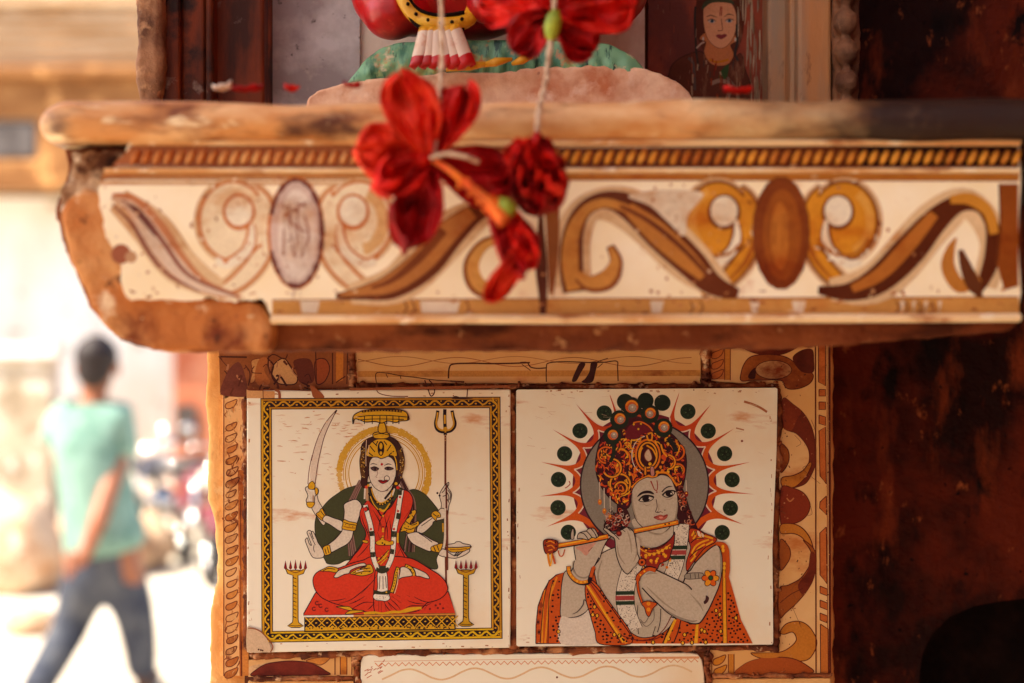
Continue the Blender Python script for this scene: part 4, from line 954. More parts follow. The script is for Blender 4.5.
# head
p.fr(0, 0, 1)
p.up().poly("361,448 366,440 372,437 381,434 391,437 398,442 403,452 404.5,464 402,476 399,484 394,488 388,474 370,474 366,488 361,484 362,470", (62, 30, 22), ol=0.6)
p.up(2).poly("369,468 370,461 374,456.5 381,455 389,456.5 394,461 396,469 395.5,477 392.5,484 388,489 383,491.5 378,490 373,485.5 369.5,478", SK, ol=0.7, oc=LN)
p.up(2)
p.poly("366,455 368,447 373,441 381,438.5 389,440.5 395,447 397,456 390,455.5 385,457.5 381,458.5 377,457 371,457", YE, ol=0.9)
p.up(2).dot("381,448.5", 3.4, LN, 7.4).dot("381,446", 1.5, YE, 3.2).dot("381,453", 1.3, YE, 1.8); p.lines("370,446 375,452|372,441 377,446|391,445 387,451|394,451 389,455|368,452 373,456|378,441 376,445|384,441 387,445", 1.0, LN)
p.line("363,452 361.5,460 362,470 363.5,478", 4.2, (96, 60, 22)).line("399,450 402,458 402.5,466 400,476", 4.2, (96, 60, 22)); p.up()
for k in range(40):
    t = rnd.uniform(447, 478); p.dot([(rnd.uniform(361, 364.5), t)], 0.5, rnd.choice([YE, LN, (220, 190, 120)]), n=5).dot([(rnd.uniform(399.5, 403.5), t)], 0.5, rnd.choice([YE, LN, (220, 190, 120)]), n=5)
p.lines("366.5,440 366,452 366,466|369,445 368,456", 0.7, (220, 190, 160)).line("392,452 396,460 397,470", 1.0, YE)
p.poly("373,436 374,433 381,431.5 388,433 389.5,436 386,438.5 376,438.5", YE, ol=0.9).poly("378.5,432 379.5,423 384.5,423 386,432", YE, ol=0.9); p.up(2).line("374,435 381,433.5 389,435", 0.8, LN)
# umbrella over the head
p.up().poly("353.2,424 353,417 357,413 366,410 382,409 398,409.5 405,411.5 408,415 408.5,420 400,421 396,422.5 388,421 382,423 375,421.5 366,422 360,420 355,419", YE, ol=1.0); p.up(2)
p.line("362,411.5 382,410 402,411.5", 2.2, (72, 40, 16)).line("357,417 370,415.5 390,415.5 407,417", 0.9, LN).line("358,420 372,419 390,419 404,419.5", 0.8, LN).line("353.2,416.5 353,424", 1.2, LN, sm=False).line("408,415 407.7,420.5", 1.2, LN, sm=False)
for x_ in (364.5, 372.3, 380, 386.8, 393, 399): p.line([(x_, 416), (x_, 424)], 0.9, LN, sm=False)
for x_ in range(364, 402, 3): p.line([(x_, 410), (x_, 412)], 0.7, (200, 150, 40), sm=False)
# face
p.fr(300, 455, 11.378); p.up()
p.line("800,110 830,98 880,108", 0.9, LN, taper=True).poly("808,150 835,138 875,145 895,162 860,182 825,172", (86, 60, 56), ol=0.5).line("800,148 850,132 900,155", 0.8, LN).dot("932,105", 1.3, (180, 20, 24)).line("960,120 1000,100 1040,108", 0.9, LN, taper=True)
p.fr(375, 455, 11.378); p.line("105,120 150,102 190,110", 0.9, LN, taper=True).poly("110,155 145,140 190,146 212,158 170,172 135,170", (86, 60, 56), ol=0.5).line("108,150 150,134 212,150", 0.8, LN)
p.up(2); p.dot("148,153", 1.0, LN, 1.2).line("20,160 30,215 10,245 25,255", 0.5, (150, 100, 90)); p.ring("135,266", 2.6, 0.7, LN)
p.poly("38,290 70,285 95,292 130,284 150,295 125,312 90,325 60,312", (166, 20, 26), ol=0.6).line("60,410 90,415 150,398", 0.7, (110, 60, 60)); p.up(2).line("42,296 90,300 148,296", 0.6, LN)
p.fr(300, 455, 11.378); p.dot("856,160", 1.0, LN, 1.2); p.dot("755,365", 1.6, (214, 70, 40)).dot("778,345", 1.2, YE).line("740,380 735,500", 1.6, SK).dot("745,615", 1.8, (206, 50, 40))
p.fr(375, 455, 11.378); p.dot("240,325", 1.5, YE).dot("262,370", 1.7, (206, 50, 40)).dot("285,230", 1.2, (60, 50, 70)).lines("250,240 270,300|300,240 340,330 380,390|310,300 350,390|230,250 215,310", 0.7, LN)
# oil lamps at both sides
for (cx, y0, y1) in ((295.5, 560.5, 627.5), (466, 560, 626)):
    p.fr(0, 0, 1)
    top = y0 + 13
    p.poly([(cx - 10.5, y0 + 7), (cx - 6, y0 + 10), (cx, y0 + 9.5), (cx + 6, y0 + 10), (cx + 10.5, y0 + 7), (cx + 8, y0 + 13), (cx + 2.5, y0 + 15), (cx + 2.6, y1 - 8), (cx + 3.2, y1 - 5), (cx + 8, y1 - 1.5), (cx + 4, y1), (cx - 4, y1), (cx - 8, y1 - 1.5), (cx - 3.2, y1 - 5), (cx - 2.6, y1 - 8), (cx - 2.5, y0 + 15), (cx - 8, y0 + 13)], YE, sm=False, ol=0.9, oc=LN)
    p.up(2)
    for k in (-10, -5, 0, 5, 10): p.poly([(cx + k - 1.4, y0 + 7.5), (cx + k, y0 - (0 if k else 1)), (cx + k + 1.4, y0 + 7.5), (cx + k, y0 + 9)], (150, 20, 26), sm=False, ol=0.5, oc=LN)
    for k in range(11): p.line([(cx - 2.3, top + 4 + k * 3.9), (cx + 1, top + 5.5 + k * 3.9)], 0.8, GD if k % 2 else LN, sm=False)
    p.line([(cx - 7, y1 - 2.5), (cx, y1 - 1.6), (cx + 7, y1 - 2.5)], 0.6, LN); p.line([(cx - 8, y0 + 9), (cx, y0 + 12), (cx + 8, y0 + 9)], 0.8, (130, 60, 20))
p.fr(0, 0, 1)
M['ink_a'] = ink_mat('printed_glaze_seated_figure', 0.3, wear=(226, 206, 182), wear_lo=0.705, wear_hi=0.74, wscale=260)
# brown thread of dried mud over the corner and cracks along the top edge
p.fr(240, 600, 11.378)
p.line("95,318 160,322 230,350 285,400 330,450 365,500 375,540 350,590", 1.1, (160, 92, 52)).dot("260,572 215,560", 0.9, (90, 50, 36))
p.poly("85,310 150,320 230,355 300,430 350,520 350,585 200,590 85,575", (214, 184, 150)); p.up()
p.line("95,318 160,322 230,350 285,400 330,450 365,500 375,540 350,590", 1.2, (150, 84, 50)); p.dot("260,572 215,560 240,566", 1.0, (90, 50, 36))
p.fr(240, 380, 11.378)
p.poly([(75, 100), (260, 122), (262, 208), (75, 206)], (214, 160, 104), sm=False).poly([(262, 126), (395, 128), (395, 206), (262, 208)], (210, 150, 92), sm=False).poly("75,96 160,100 220,112 280,104 400,112 560,108 700,112 820,120 860,128 500,116 300,120 200,122 100,118", (120, 56, 30))
p.line([(262, 120), (264, 208)], 0.8, (110, 52, 28)).line("400,110 445,140 450,210", 2.6, (150, 80, 44)).poly("800,60 900,120 960,190 930,205 840,200 815,140", (156, 84, 44))
p.fr(350, 345, 5.689); p.up()
p.line("150,225 160,270 230,290 330,292", 0.9, (110, 50, 28)).line("425,200 440,240 460,290 480,270 475,230 450,200", 1.2, (80, 30, 18)).line("655,215 668,240 665,300", 1.0, (90, 36, 20)).line("570,205 650,212", 1.4, (80, 30, 18)).poly("580,305 600,290 640,300 700,303 660,308", (60, 28, 20))
p.line([(0, 252), (900, 236)], 2.6, (150, 82, 44)); 
p.fr(0, 0, 1); edge_dirt(247.5, 391.5, 510, 648, 50)
for k in range(90):
    x, y = rnd.uniform(274, 360), rnd.triangular(410, 500, 420); L = rnd.uniform(1, 9)
    if 336 < x and y > 440: continue
    p.line([(x, y), (x + L * 0.5, y + rnd.uniform(-0.8, 0.8)), (x + L, y + rnd.uniform(-1.2, 1.2))], rnd.uniform(0.3, 1.2), rnd.choice([(222, 184, 148), (214, 166, 126), (228, 200, 170), (206, 150, 104)]), taper=True)
p.build('printed_picture', M['ink_a'], tile1)

# ------------------------------------------------------------------ printed picture tile: flute player
tile2 = plate('picture_tile', [(516.2, 391), (518, 389.6), (650, 388.8), (776, 387.8), (777.5, 389), (776.6, 450), (774, 510), (772.4, 550), (773, 600), (773.2, 643), (772, 644.6), (690, 645.4), (600, 646), (518, 646.4), (516.4, 645)], TD, 0.0055, M['tile_white'], None, bevel=0.0007, loc=P(646, 638, TD))
tag(tile2, 'cream wall tile printed with a crowned flute player ringed by green dots', 'picture tile')
p = Pic(TD); p.up()
O1 = (200, 84, 20); O2 = (226, 140, 26); RS = (198, 66, 30); SB = (196, 182, 162); HG = (136, 128, 116); MD = (70, 14, 22); DG = (38, 56, 32); CR = (228, 206, 180)
CC = (644.5, 485.0)
tips = [(544.7, 527.7), (539.5, 496.4), (541, 462), (552.4, 429.2), (576, 404), (610, 394.6), (679.3, 392), (710.8, 404.4), (734.3, 428.5), (750.4, 462), (754.5, 494.3), (745.2, 525.4)]
disc = [(568.3, 532.3), (558, 507.7), (558.5, 479.5), (564.6, 453.8), (580, 430.8), (604.3, 413), None, (687.9, 411.5), (708.2, 431), (724.6, 453.6), (732.1, 479.7), (730.4, 508.2), (722.2, 532.6)]
def pol(a, r): return (CC[0] + r*math.cos(a), CC[1] + r*math.sin(a))
ang = [math.atan2(y - CC[1], x - CC[0]) for x, y in tips]; rad = [math.hypot(y - CC[1], x - CC[0]) for x, y in tips]
ang = [a if a > 0.5 and i < 3 else (a if i > 2 else a) for i, a in enumerate(ang)]
ang = [(a - 2*math.pi if a > 1.6 else a) for a in ang]       # all between -200 and +30 degrees
def sector(a0, r0, a1, r1, half=None):
    prof = [(0.0, None), (0.02, 95), (0.05, 85), (0.12, 77), (0.27, 71.5), (0.5, 69.2), (0.73, 71.5), (0.88, 77), (0.95, 85), (0.98, 95), (1.0, None)]
    up_ = []
    for t, r in prof:
        rr = r if r else (r0 if t == 0 else r1)
        up_.append(pol(a0 + (a1-a0)*t, rr))
    inn = []
    for t in (1.0, 0.92, 0.75, 0.5, 0.25, 0.08, 0.0):
        e = abs(2*t - 1); r = 63.5 + 8.5 * e**3; inn.append(pol(a0 + (a1-a0)*t, r))
    a = smooth_open(up_); b = smooth_open(inn)
    cut = a
    p.poly(a + b, O1 if not half else half, sm=False)
    p.up(); p.line(b, 1.3, (232, 214, 192), sm=False); p.up(-1)
# maroon triangles and grey disc
p.dot([CC], 72, (120, 34, 50), n=80); p.up()
for i in range(len(tips) - 1):
    if i == 5: continue
    c = (210, 88, 22) if i in (0, 1, 2, 10, 9, 8) else (200, 70, 24)
    sector(ang[i], rad[i], ang[i+1], rad[i+1], c)
for (a, b) in ((ang[0], ang[0] - R(17)), (ang[-1], ang[-1] + R(17))):
    q = smooth_open([pol(a, rad[0] - 3), pol(a + (b-a)*0.06, 90), pol(a + (b-a)*0.2, 79), pol(a + (b-a)*0.55, 71), pol(b, 69), pol(b + (b-a)*0.3, 69)])
    q2 = smooth_open([pol(b + (b-a)*0.3, 64), pol(b, 63.5), pol(a + (b-a)*0.5, 65), pol(a, 72)])
    p.poly(q + q2, (212, 92, 22), sm=False)
p.up(2)
p.ring([CC], 64, 1.6, (52, 26, 34), 130, 410, n=90); p.dot([CC], 63.2, HG, n=90); p.up()
for k in range(220):
    a = rnd.uniform(0, 6.3); r = 62*math.sqrt(rnd.random()); p.dot([pol(a, r)], rnd.uniform(0.4, 1.0), rnd.choice([(126, 120, 108), (146, 138, 124)]), n=5)
for c in disc:
    if c is None: continue
    p.up(); p.dot([c], 7.7, (30, 44, 26), n=26); p.up()
    p.dot([c], 7.0, DG, n=26); p.up()
    for k in range(5):
        a = k*1.257 + 0.3; p.ring([(c[0] + 3.6*math.cos(a), c[1] + 3.6*math.sin(a))], 2.1, 1.0, (24, 34, 20), n=14)
    p.dot([c], 1.1, (20, 26, 16), n=8).dot([(c[0]+1.6, c[1]-1.6), (c[0]-2, c[1]+1)], 0.6, (84, 104, 62), n=6); p.up(-3)
p.up(3)
for c in ((625, 401.8), (645.5, 400.8), (662.4, 402.8)): p.dot([c], 8.2, (26, 38, 22), n=24)
# robe
p.up().poly("525,560 690,530 712,541 724,545 728,560 728,574 735,598 741,620 748,634 752.6,643.4 602,643.6 597,625 592,605 588,590 585,582 565,575 561,600 561,643.6 535.6,643.6 535.6,625 538,605 543,592 549,580 557,575 566,572.5".replace("525,560 ", ""), O1, sm=False)
p.poly([(535.8, 643.5), (536, 625), (538, 606), (543, 592), (549, 581), (556, 575), (565, 572), (562, 600), (560.6, 643.5)], O1, sm=False, ol=1.0, oc=LN)
p.up(2)
# hair and crown base
p.poly("618,500 626,508 630,520 622,530 612,531 604,527 607,520 616,516", (60, 16, 18), ol=0.6).poly("676,480 684,492 690,510 694,520 698,530 700,540 688,536 680,530 676,505", (60, 16, 18), ol=0.6)
p.up(2).poly("605.5,432 600,441 596.5,454 595.5,466 598,480 606,494 617,504 628,508 636,488 646,478.5 658,474 668,476 674,484 680,493 684.5,480 686.5,462 684,450 676,438 668,431 660,425 652,415 640,409 629,413 619,419 611,427", MD, ol=1.0, oc=(40, 8, 14))
p.up(2)
for k in range(60):
    t = rnd.random(); x = 679 + 15*t + rnd.uniform(-4, 3); y = 486 + 50*t
    p.ring([(x, y)], rnd.uniform(1, 2.6), rnd.uniform(0.5, 1.1), rnd.choice([(170, 90, 60), (206, 150, 120), (110, 40, 30), (30, 8, 12), (196, 80, 40)]), rnd.uniform(0, 180), rnd.uniform(200, 380), n=10)
    x = rnd.uniform(606, 628); y = rnd.uniform(512, 530); p.ring([(x, y)], rnd.uniform(1, 2.6), rnd.uniform(0.5, 1.1), rnd.choice([(150, 40, 30), (206, 80, 40), (30, 8, 12), (196, 170, 150)]), 0, rnd.uniform(120, 360), n=10)
# flame like curls of the crown
rn = random.Random(11)
from mathutils.geometry import intersect_point_tri_2d
crown = [(605.5, 432), (600, 441), (596.5, 454), (595.5, 466), (598, 480), (606, 494), (617, 504), (628, 506), (634, 488), (644, 479), (658, 474), (668, 476), (674, 484), (680, 492), (684.5, 480), (686.5, 462), (684, 450), (676, 438), (668, 431), (660, 425), (650, 432), (630, 432), (619, 428)]
def inside(x, y, poly):
    c = False
    for i in range(len(poly)):
        a, b = poly[i], poly[i-1]
        if (a[1] > y) != (b[1] > y) and x < (b[0]-a[0])*(y-a[1])/(b[1]-a[1]) + a[0]: c = not c
    return c
n = 0
while n < 430:
    x, y = rn.uniform(596, 686), rn.uniform(422, 506)
    if not inside(x, y, crown): continue
    if (x-648)**2/13**2 + (y-456)**2/20**2 < 1: continue
    a = math.atan2(y - 470, x - 644) + rn.choice([1.57, -1.2, 0.4]) + rn.uniform(-0.5, 0.5); L = rn.uniform(2.5, 7.5); bend = rn.uniform(-3, 3)
    q = [(x, y), (x + L*0.5*math.cos(a) - bend*math.sin(a)*0.6, y + L*0.5*math.sin(a) + bend*math.cos(a)*0.6), (x + L*math.cos(a), y + L*math.sin(a))]
    if not inside(*q[2], crown): continue
    p.line(q, rn.uniform(1.0, 2.4), rn.choice([(200, 62, 20), (214, 84, 20), (226, 116, 22), (236, 168, 30), (240, 180, 40), (206, 70, 24), (150, 26, 26), (50, 10, 16), (40, 8, 14)]), taper=True); n += 1
    if n % 60 == 0: p.up()
p.up()
for (cx, cy, r0, a0, a1) in ((620, 484, 10, -200, 40), (621, 488, 6, -180, 90), (612, 468, 9, -100, 150), (606, 455, 8, 90, 300), (622, 458, 8, -120, 60), (676, 452, 8, -60, 150), (678, 470, 6, -180, 40), (668, 462, 7, -90, 90), (614, 446, 7, -150, 60)):
    p.ring([(cx, cy)], r0, 3.0, (58, 10, 16), a0, a1, n=20); p.up(); p.ring([(cx, cy)], r0, 1.7, rn.choice([(232, 150, 26), (220, 104, 22)]), a0, a1, n=20); p.up(-1)
p.up(2)
# central pendant
p.fr(595, 450, 9.752)
p.dot("515,60", 13.5, (60, 12, 18), 17).ring("515,50", 12, 1.8, (226, 120, 24), ry=15.5, n=40).ring("515,50", 9, 1.5, (232, 156, 30), ry=12.5, n=40); p.up(); p.ring("505,50", 15, 0.9, (222, 206, 190), 110, 262, ry=19, n=30)
p.poly("490,20 520,-10 545,30 555,80 530,110 500,100 480,60", (206, 180, 150), ol=0.8, oc=(130, 50, 30)).poly("480,160 500,170 500,240 480,240", O2, ol=0.7).poly("540,170 570,165 580,240 545,250", (190, 130, 120), ol=0.7).dot("535,135", 1.6, (236, 180, 30))
p.dot("350,155 390,180 640,165 660,120 655,200 430,200 330,130", 1.5, (226, 130, 24), n=8); p.up()
p.line("355,365 430,300 520,262 545,268 590,265 615,232 700,235 750,300 800,370", 3.4, (60, 12, 14)); p.up(); p.line("355,365 430,297 500,262 525,250 545,262 590,262 615,222 700,225 755,285 800,350", 2.0, (232, 140, 24)); p.up()
p.fr(585, 390, 9.752)
p.poly("390,440 430,350 520,320 600,350 650,400 560,430 500,480 420,470", (110, 22, 34)).line("460,235 540,250 620,290 690,340 720,400", 3.8, (60, 12, 14)); p.up(); p.line("470,232 550,258 620,290 690,345", 2.0, (196, 70, 30)); p.line("470,320 540,310 620,350 660,400", 1.4, (222, 110, 24)).dot("475,335 545,330 520,380", 1.0, (236, 180, 30))
p.lines("600,440 620,490 650,480 650,420 610,430|500,490 530,500 545,460|700,420 720,460 735,440|440,520 450,570 480,570|680,490 700,540|740,530 760,600 800,650|560,560 540,600 530,680|600,540 660,580 700,660|330,580 380,580 420,640|890,520 920,560 890,640|860,500 880,540", 1.6, (234, 156, 26)); p.up()
# peacock feather tips
for (x, y, r_, a, b) in ((631.7, 406.4, 6.6, 0.6, 1.6), (650.4, 413, 5.4, -0.6, 1.0), (619.9, 418.6, 5.6, 0.6, 1.2), (663.8, 426.8, 5.6, 0.4, 0.8), (612.8, 434.8, 5.2, 1.2, 0.5)):
    p.fr(0, 0, 1)
    p.dot([(x - 0.6, y + 1)], r_ + 3.8, (30, 40, 24), n=24); p.up(); p.dot([(x, y)], r_, (206, 92, 30), n=20); p.up(); p.ring([(x, y)], r_ - 1.2, 1.6, (232, 150, 30), 190, 350, n=16).dot([(x + a, y + b)], r_ * 0.64, (176, 160, 144), n=16); p.up(); p.ring([(x + a, y + b)], r_ * 0.5, 0.6, (120, 110, 110), 0, 200, n=10).dot([(x + a, y + b - 1)], 0.9, (232, 228, 214), n=8); p.up(-3)
p.up(3)
p.line("612,440 614,452 610,462", 3.6, (34, 40, 24)).line("668,438 674,446 676,452", 5, (34, 30, 24))
# pearls hanging from the crown
for (x, y0, y1) in ((599.5, 482, 500), (604, 488, 509), (610, 496, 515), (686, 480, 492)):
    p.line([(x, y0), (x + 0.4, y1)], 1.0, (206, 190, 172), sm=False); p.up(); p.dot([(x + 0.3, y1 + 2)], 2.0, (206, 110, 30) if x < 680 else (130, 24, 30), 2.9, n=12).dot([(x + 0.3, y1 + 1.2)], 0.8, (236, 190, 60), n=8); p.up(-1)
for k in range(14): p.ring([(rnd.uniform(604, 622), rnd.uniform(508, 522))], 1.6, 0.7, rnd.choice([(170, 160, 146), (60, 30, 30), (200, 80, 40)]), n=8)
# face and neck
p.up().fr(615, 500, 9.752)
p.poly("190,180 200,300 230,430 380,470 520,400 580,310 600,180", SB)
p.fr(595, 450, 9.752)
p.poly("372,370 420,310 500,268 560,272 600,262 640,242 700,252 745,290 775,360 800,430 806,520 800,600 780,680 740,740 690,790 640,815 580,812 520,790 450,740 400,680 375,600 358,500 358,420", SB, ol=0.8, oc=(60, 30, 30))
p.up(2)
p.poly("408,460 436,420 488,396 545,400 578,432 520,422 470,426 440,442", (34, 14, 16)).poly("648,405 680,370 720,350 755,355 720,362 685,380 660,408", (40, 22, 22))
p.poly("430,492 460,462 500,450 548,455 568,470 540,494 495,503 455,503", (204, 192, 172), ol=0.8, oc=(34, 16, 16)).poly("662,440 690,410 720,398 765,400 775,420 745,450 700,460", (204, 192, 172), ol=0.9, oc=(34, 16, 16)); p.up(2)
p.dot("497,476", 3.9, (30, 12, 14), 2.9).dot("722,426", 3.7, (30, 12, 14), 2.9).line("424,494 460,454 500,442 555,450 575,464", 1.5, (30, 14, 14)).line("654,442 690,407 720,396 768,398 786,410", 1.5, (30, 14, 14)); p.up(); p.dot("530,470 742,425", 0.8, (226, 220, 210), n=8)
p.line("595,480 605,540 600,575 590,602 615,608 640,600", 0.8, (80, 54, 50)).dot("610,603 680,585", 0.9, (60, 40, 40), 0.5).line("640,600 660,612", 0.6, (110, 80, 70))
p.poly("572,655 610,640 640,632 665,640 705,628 700,655 670,680 630,682 600,672", (190, 92, 76), ol=0.5, oc=(130, 30, 34)); p.up(2).line("572,655 620,652 655,656 705,632", 0.7, (120, 24, 30)).poly("620,652 650,650 665,656 640,668", (224, 150, 130))
p.line("540,300 560,345 580,385 602,392 610,350 602,295", 0.9, (150, 50, 36)).line("548,300 575,370", 0.5, (150, 50, 36)).dot("602,410", 0.8, (150, 50, 36))
# shade lines and chest
p.fr(0, 0, 1)
p.up().poly("594,562 604,552 622,546 640,549 660,548 684,540 694,552 692,590 676,618 664,632 650,637 638,636.5 626,628 612,612 602,596 596,580", SB, ol=0.9, oc=LN)
p.up(2).fr(615, 570, 8.533)
p.poly("180,280 240,290 300,330 395,320 400,400 370,540 270,565 190,545 175,430", (186, 174, 154)).line("300,320 285,400 250,450 215,420", 0.9, (120, 108, 96)).line("330,330 330,420 270,480 220,440", 0.8, (120, 108, 96)).line("345,480 320,560", 0.9, (90, 76, 70)).line("390,330 385,440 362,530", 0.9, (60, 44, 44)).line("195,300 190,420 200,545", 0.8, (60, 44, 44))
p.fr(595, 450, 9.752)
for q_, w_ in (("366,420 364,500 382,600 410,680", 1.6), ("800,470 800,560 782,660 740,730", 1.4), ("620,520 622,570 612,600", 0.9), ("470,760 540,805 620,822 700,790", 1.6), ("470,520 500,540 540,530", 0.8), ("690,480 730,480 760,460", 0.8), ("600,720 640,730 680,715", 0.8)):
    p.line(q_, w_, (164, 148, 128), taper=True)
p.fr(0, 0, 1); p.lines("602,560 598,575 602,592 612,606|690,556 688,584 674,612", 2.2, (160, 146, 126), taper=True); p.lines("640,552 642,566 640,580", 1.2, (166, 150, 130), taper=True)
# garland
def garl(path, w, b0):
    p.line(path, w + 1.4, (60, 44, 40)); p.up(); p.line(path, w, (222, 212, 194)); p.up()
    q = smooth_open([(a, b) for a, b in path], 20)
    for k in range(int(len(q) * 3.4)):
        c = rn.choice(q); p.dot([(c[0] + rn.uniform(-w, w)*0.44, c[1] + rn.uniform(-1, 1))], rn.uniform(0.25, 0.6), rn.choice([(120, 100, 90), (60, 44, 40), (170, 156, 140)]), n=5)
    p.up()
    for (dy, c) in ((0, (36, 54, 34)), (5, (166, 66, 62)), (10, (36, 54, 34))):
        x = [a for a in q if abs(a[1] - (b0 + dy)) < 1.2]
        if x: p.line([(x[0][0] - w*0.56, b0 + dy), (x[0][0] + w*0.56, b0 + dy - 0.3)], 4.4 if dy == 5 else 3.8, c, sm=False)
p.fr(0, 0, 1)
garl([(636, 560), (629, 575), (625, 594), (627, 612), (634, 630)], 17, 593)
garl([(681.5, 524), (680.5, 538), (678, 552), (675, 566), (668, 584), (660, 606)], 14.5, 547.5)
p.fr(615, 500, 9.752)
# necklace
p.up().poly("205,420 260,455 340,470 420,455 500,410 560,350 580,310 575,420 550,500 520,580 440,620 400,683 300,680 260,560 215,480", (150, 40, 24), ol=0.9, oc=LN)
p.up(2)
for k in range(46): p.dot([(rn.uniform(240, 540), rn.uniform(455, 660))], rn.uniform(0.6, 1.6), rn.choice([(222, 120, 24), (236, 176, 34), (70, 16, 16), (190, 60, 24)]), n=8)
p.line("230,440 300,475 380,478 460,450 540,380", 1.0, (60, 14, 14)).line("240,470 330,520 430,505 540,430", 1.2, (228, 150, 30)); p.up(); p.dot("425,510 380,525 460,490 500,465 335,530 490,545 350,590 300,540", 1.7, (236, 170, 34), n=9)
p.poly("195,370 240,390 240,560 215,600 190,500", SB)
# shoulder cloth, right
p.fr(675, 500, 9.752)
p.up().poly("140,285 210,282 290,322 400,370 385,415 300,460 235,530 170,620 115,690 110,600 150,470 135,400", (180, 58, 22), ol=0.8, oc=LN); p.up(2)
p.lines("160,520 200,450 260,410 330,385|180,540 230,470 290,430|230,330 290,350 370,375|160,350 190,300|175,380 200,340 190,310|150,600 200,540|300,440 370,400|210,380 260,360", 1.8, (232, 164, 30)); p.lines("250,300 290,340|150,420 200,380 280,370|140,560 200,500 270,460|210,300 230,350|190,300 200,340", 1.0, (60, 14, 14))
p.poly("215,300 240,310 250,355 225,345", CR).poly("255,320 275,330 280,360 262,355", CR)
# left upper arm
p.fr(525, 560, 7.59)
p.up().poly("300,92 345,95 450,180 470,220 472,300 480,370 420,420 340,438 272,432 272,300 278,190", SB, ol=0.9, oc=LN); p.up(2).line("480,340 450,300 440,340 400,390 360,410", 1.4, (90, 76, 72), taper=True)
p.poly("272,436 340,440 430,425 485,375 500,420 530,560 560,632 272,632", (222, 210, 194))
# diagonal orange band
p.up().poly("458,190 500,150 560,200 620,290 700,400 797,540 797,636 568,636 530,540 490,400 462,300", O1, ol=0.9, oc=LN); p.up(2)
p.line("480,200 540,290 620,420 700,540 770,630", 2.6, O2).line("500,165 560,230 640,340 720,450 797,560", 1.0, LN).line("470,220 530,330 600,430 680,550 730,632", 0.8, LN); p.up()
p.line("470,190 540,300 620,430 690,540 745,625", 1.4, (236, 176, 34)).line("490,170 580,300", 1.2, (150, 36, 20))
# dots in the cloth
def leopard(poly, n, cut=None):
    k = 0; tries = 0; put = []
    while k < n and tries < 4000:
        tries += 1
        x = rn.uniform(min(a[0] for a in poly), max(a[0] for a in poly)); y = rn.uniform(min(a[1] for a in poly), max(a[1] for a in poly))
        if not inside(x, y, poly) or any((x-a)**2 + (y-b)**2 < 9.0 for a, b in put): continue
        put.append((x, y)); k += 1
        big = rn.random() < 0.12
        if big:
            p.ring([(x, y)], 1.9, 0.9, (60, 16, 14), n=10); p.dot([(x, y)], 1.2, (236, 180, 40), 1.7, n=8)
        else: p.dot([(x, y)], rn.uniform(1.0, 1.5), (40, 10, 12), rn.uniform(0.9, 1.3), n=7)
p.fr(0, 0, 1)
leopard([(549, 582), (560, 576), (560, 643), (550, 643), (551, 610)], 24)
leopard([(586, 590), (592, 600), (612, 643), (602, 642), (592, 615)], 26); leopard([(600, 590), (612, 606), (628, 626), (634, 640), (622, 640), (606, 612)], 20)
p.lines("545,590 543,610 542,643|552,584 548,610 545,643|557,577 550,596", 1.8, O2).lines("549,580 544,600 540,643|553,580 549,600 548,643", 0.8, LN); p.dot("540,612 538,622 539,632 541,605", 2.0, (150, 60, 20), 2.8); p.up(); p.dot("540,612 538,622 539,632", 1.0, (60, 16, 14), 1.4)
leopard([(640, 639), (668, 632), (690, 622), (696, 628), (694, 643), (640, 643)], 26); leopard([(700, 628), (712, 612), (722, 590), (722, 643), (698, 643)], 44); leopard([(728, 590), (734, 604), (742, 630), (750, 643), (729, 643)], 38)
leopard([(604, 626), (615, 634), (640, 641), (606, 643)], 14)
p.up(); p.poly([(696, 624), (698.5, 624), (697.5, 643), (694, 643)], (234, 170, 34), sm=False).poly([(722.5, 570), (725.5, 570), (727, 643), (723, 643)], (232, 160, 34), sm=False, ol=0.6, oc=LN)
p.fr(615, 570, 8.533); p.lines("560,430 540,520 500,620|480,400 520,420 470,500 430,600|500,430 440,540 410,625", 1.2, LN); p.line("515,420 480,500 440,590 425,625", 2.6, (236, 170, 34)); p.lines("60,560 200,600 330,590 400,560|480,390 420,500 330,580 240,600", 0.9, (110, 20, 16))
# right upper arm and forearm
p.fr(675, 500, 9.752)
p.up().poly("398,438 430,460 450,520 458,600 456,700 430,830 390,930 330,1060 270,1160 230,1200 150,1185 80,1120 60,900 110,720 150,683 190,620 260,545 330,480", SB, ol=1.1, oc=LN)
p.up(2).line("430,470 446,560 446,680 420,800", 2.0, (150, 138, 122), taper=True)
p.line("400,425 470,432 505,480 512,560 514,683 500,760", 4.0, O1).dot("468,490 480,620 478,660 465,455", 1.5, (236, 176, 40), 2.0)
p.fr(615, 570, 8.533)
p.up().poly("232,150 225,100 245,50 290,8 340,0 440,40 580,108 650,160 740,250 790,300 770,380 710,452 640,452 560,420 460,370 380,300 300,225", SB)
p.up().line("230,150 300,225 380,300 460,370 560,420 640,452 705,456 740,430 790,350", 1.3, LN).line("340,-5 440,40 580,108 620,130 655,165", 1.1, LN).line("580,108 600,60 625,0", 1.1, LN); p.line("420,330 520,395 640,435 700,430", 2.4, (150, 138, 122), taper=True)
p.lines("260,40 300,25 360,30|270,140 340,210 430,290 520,350|640,200 720,290 750,350|600,130 650,170", 1.8, (162, 148, 128), taper=True)
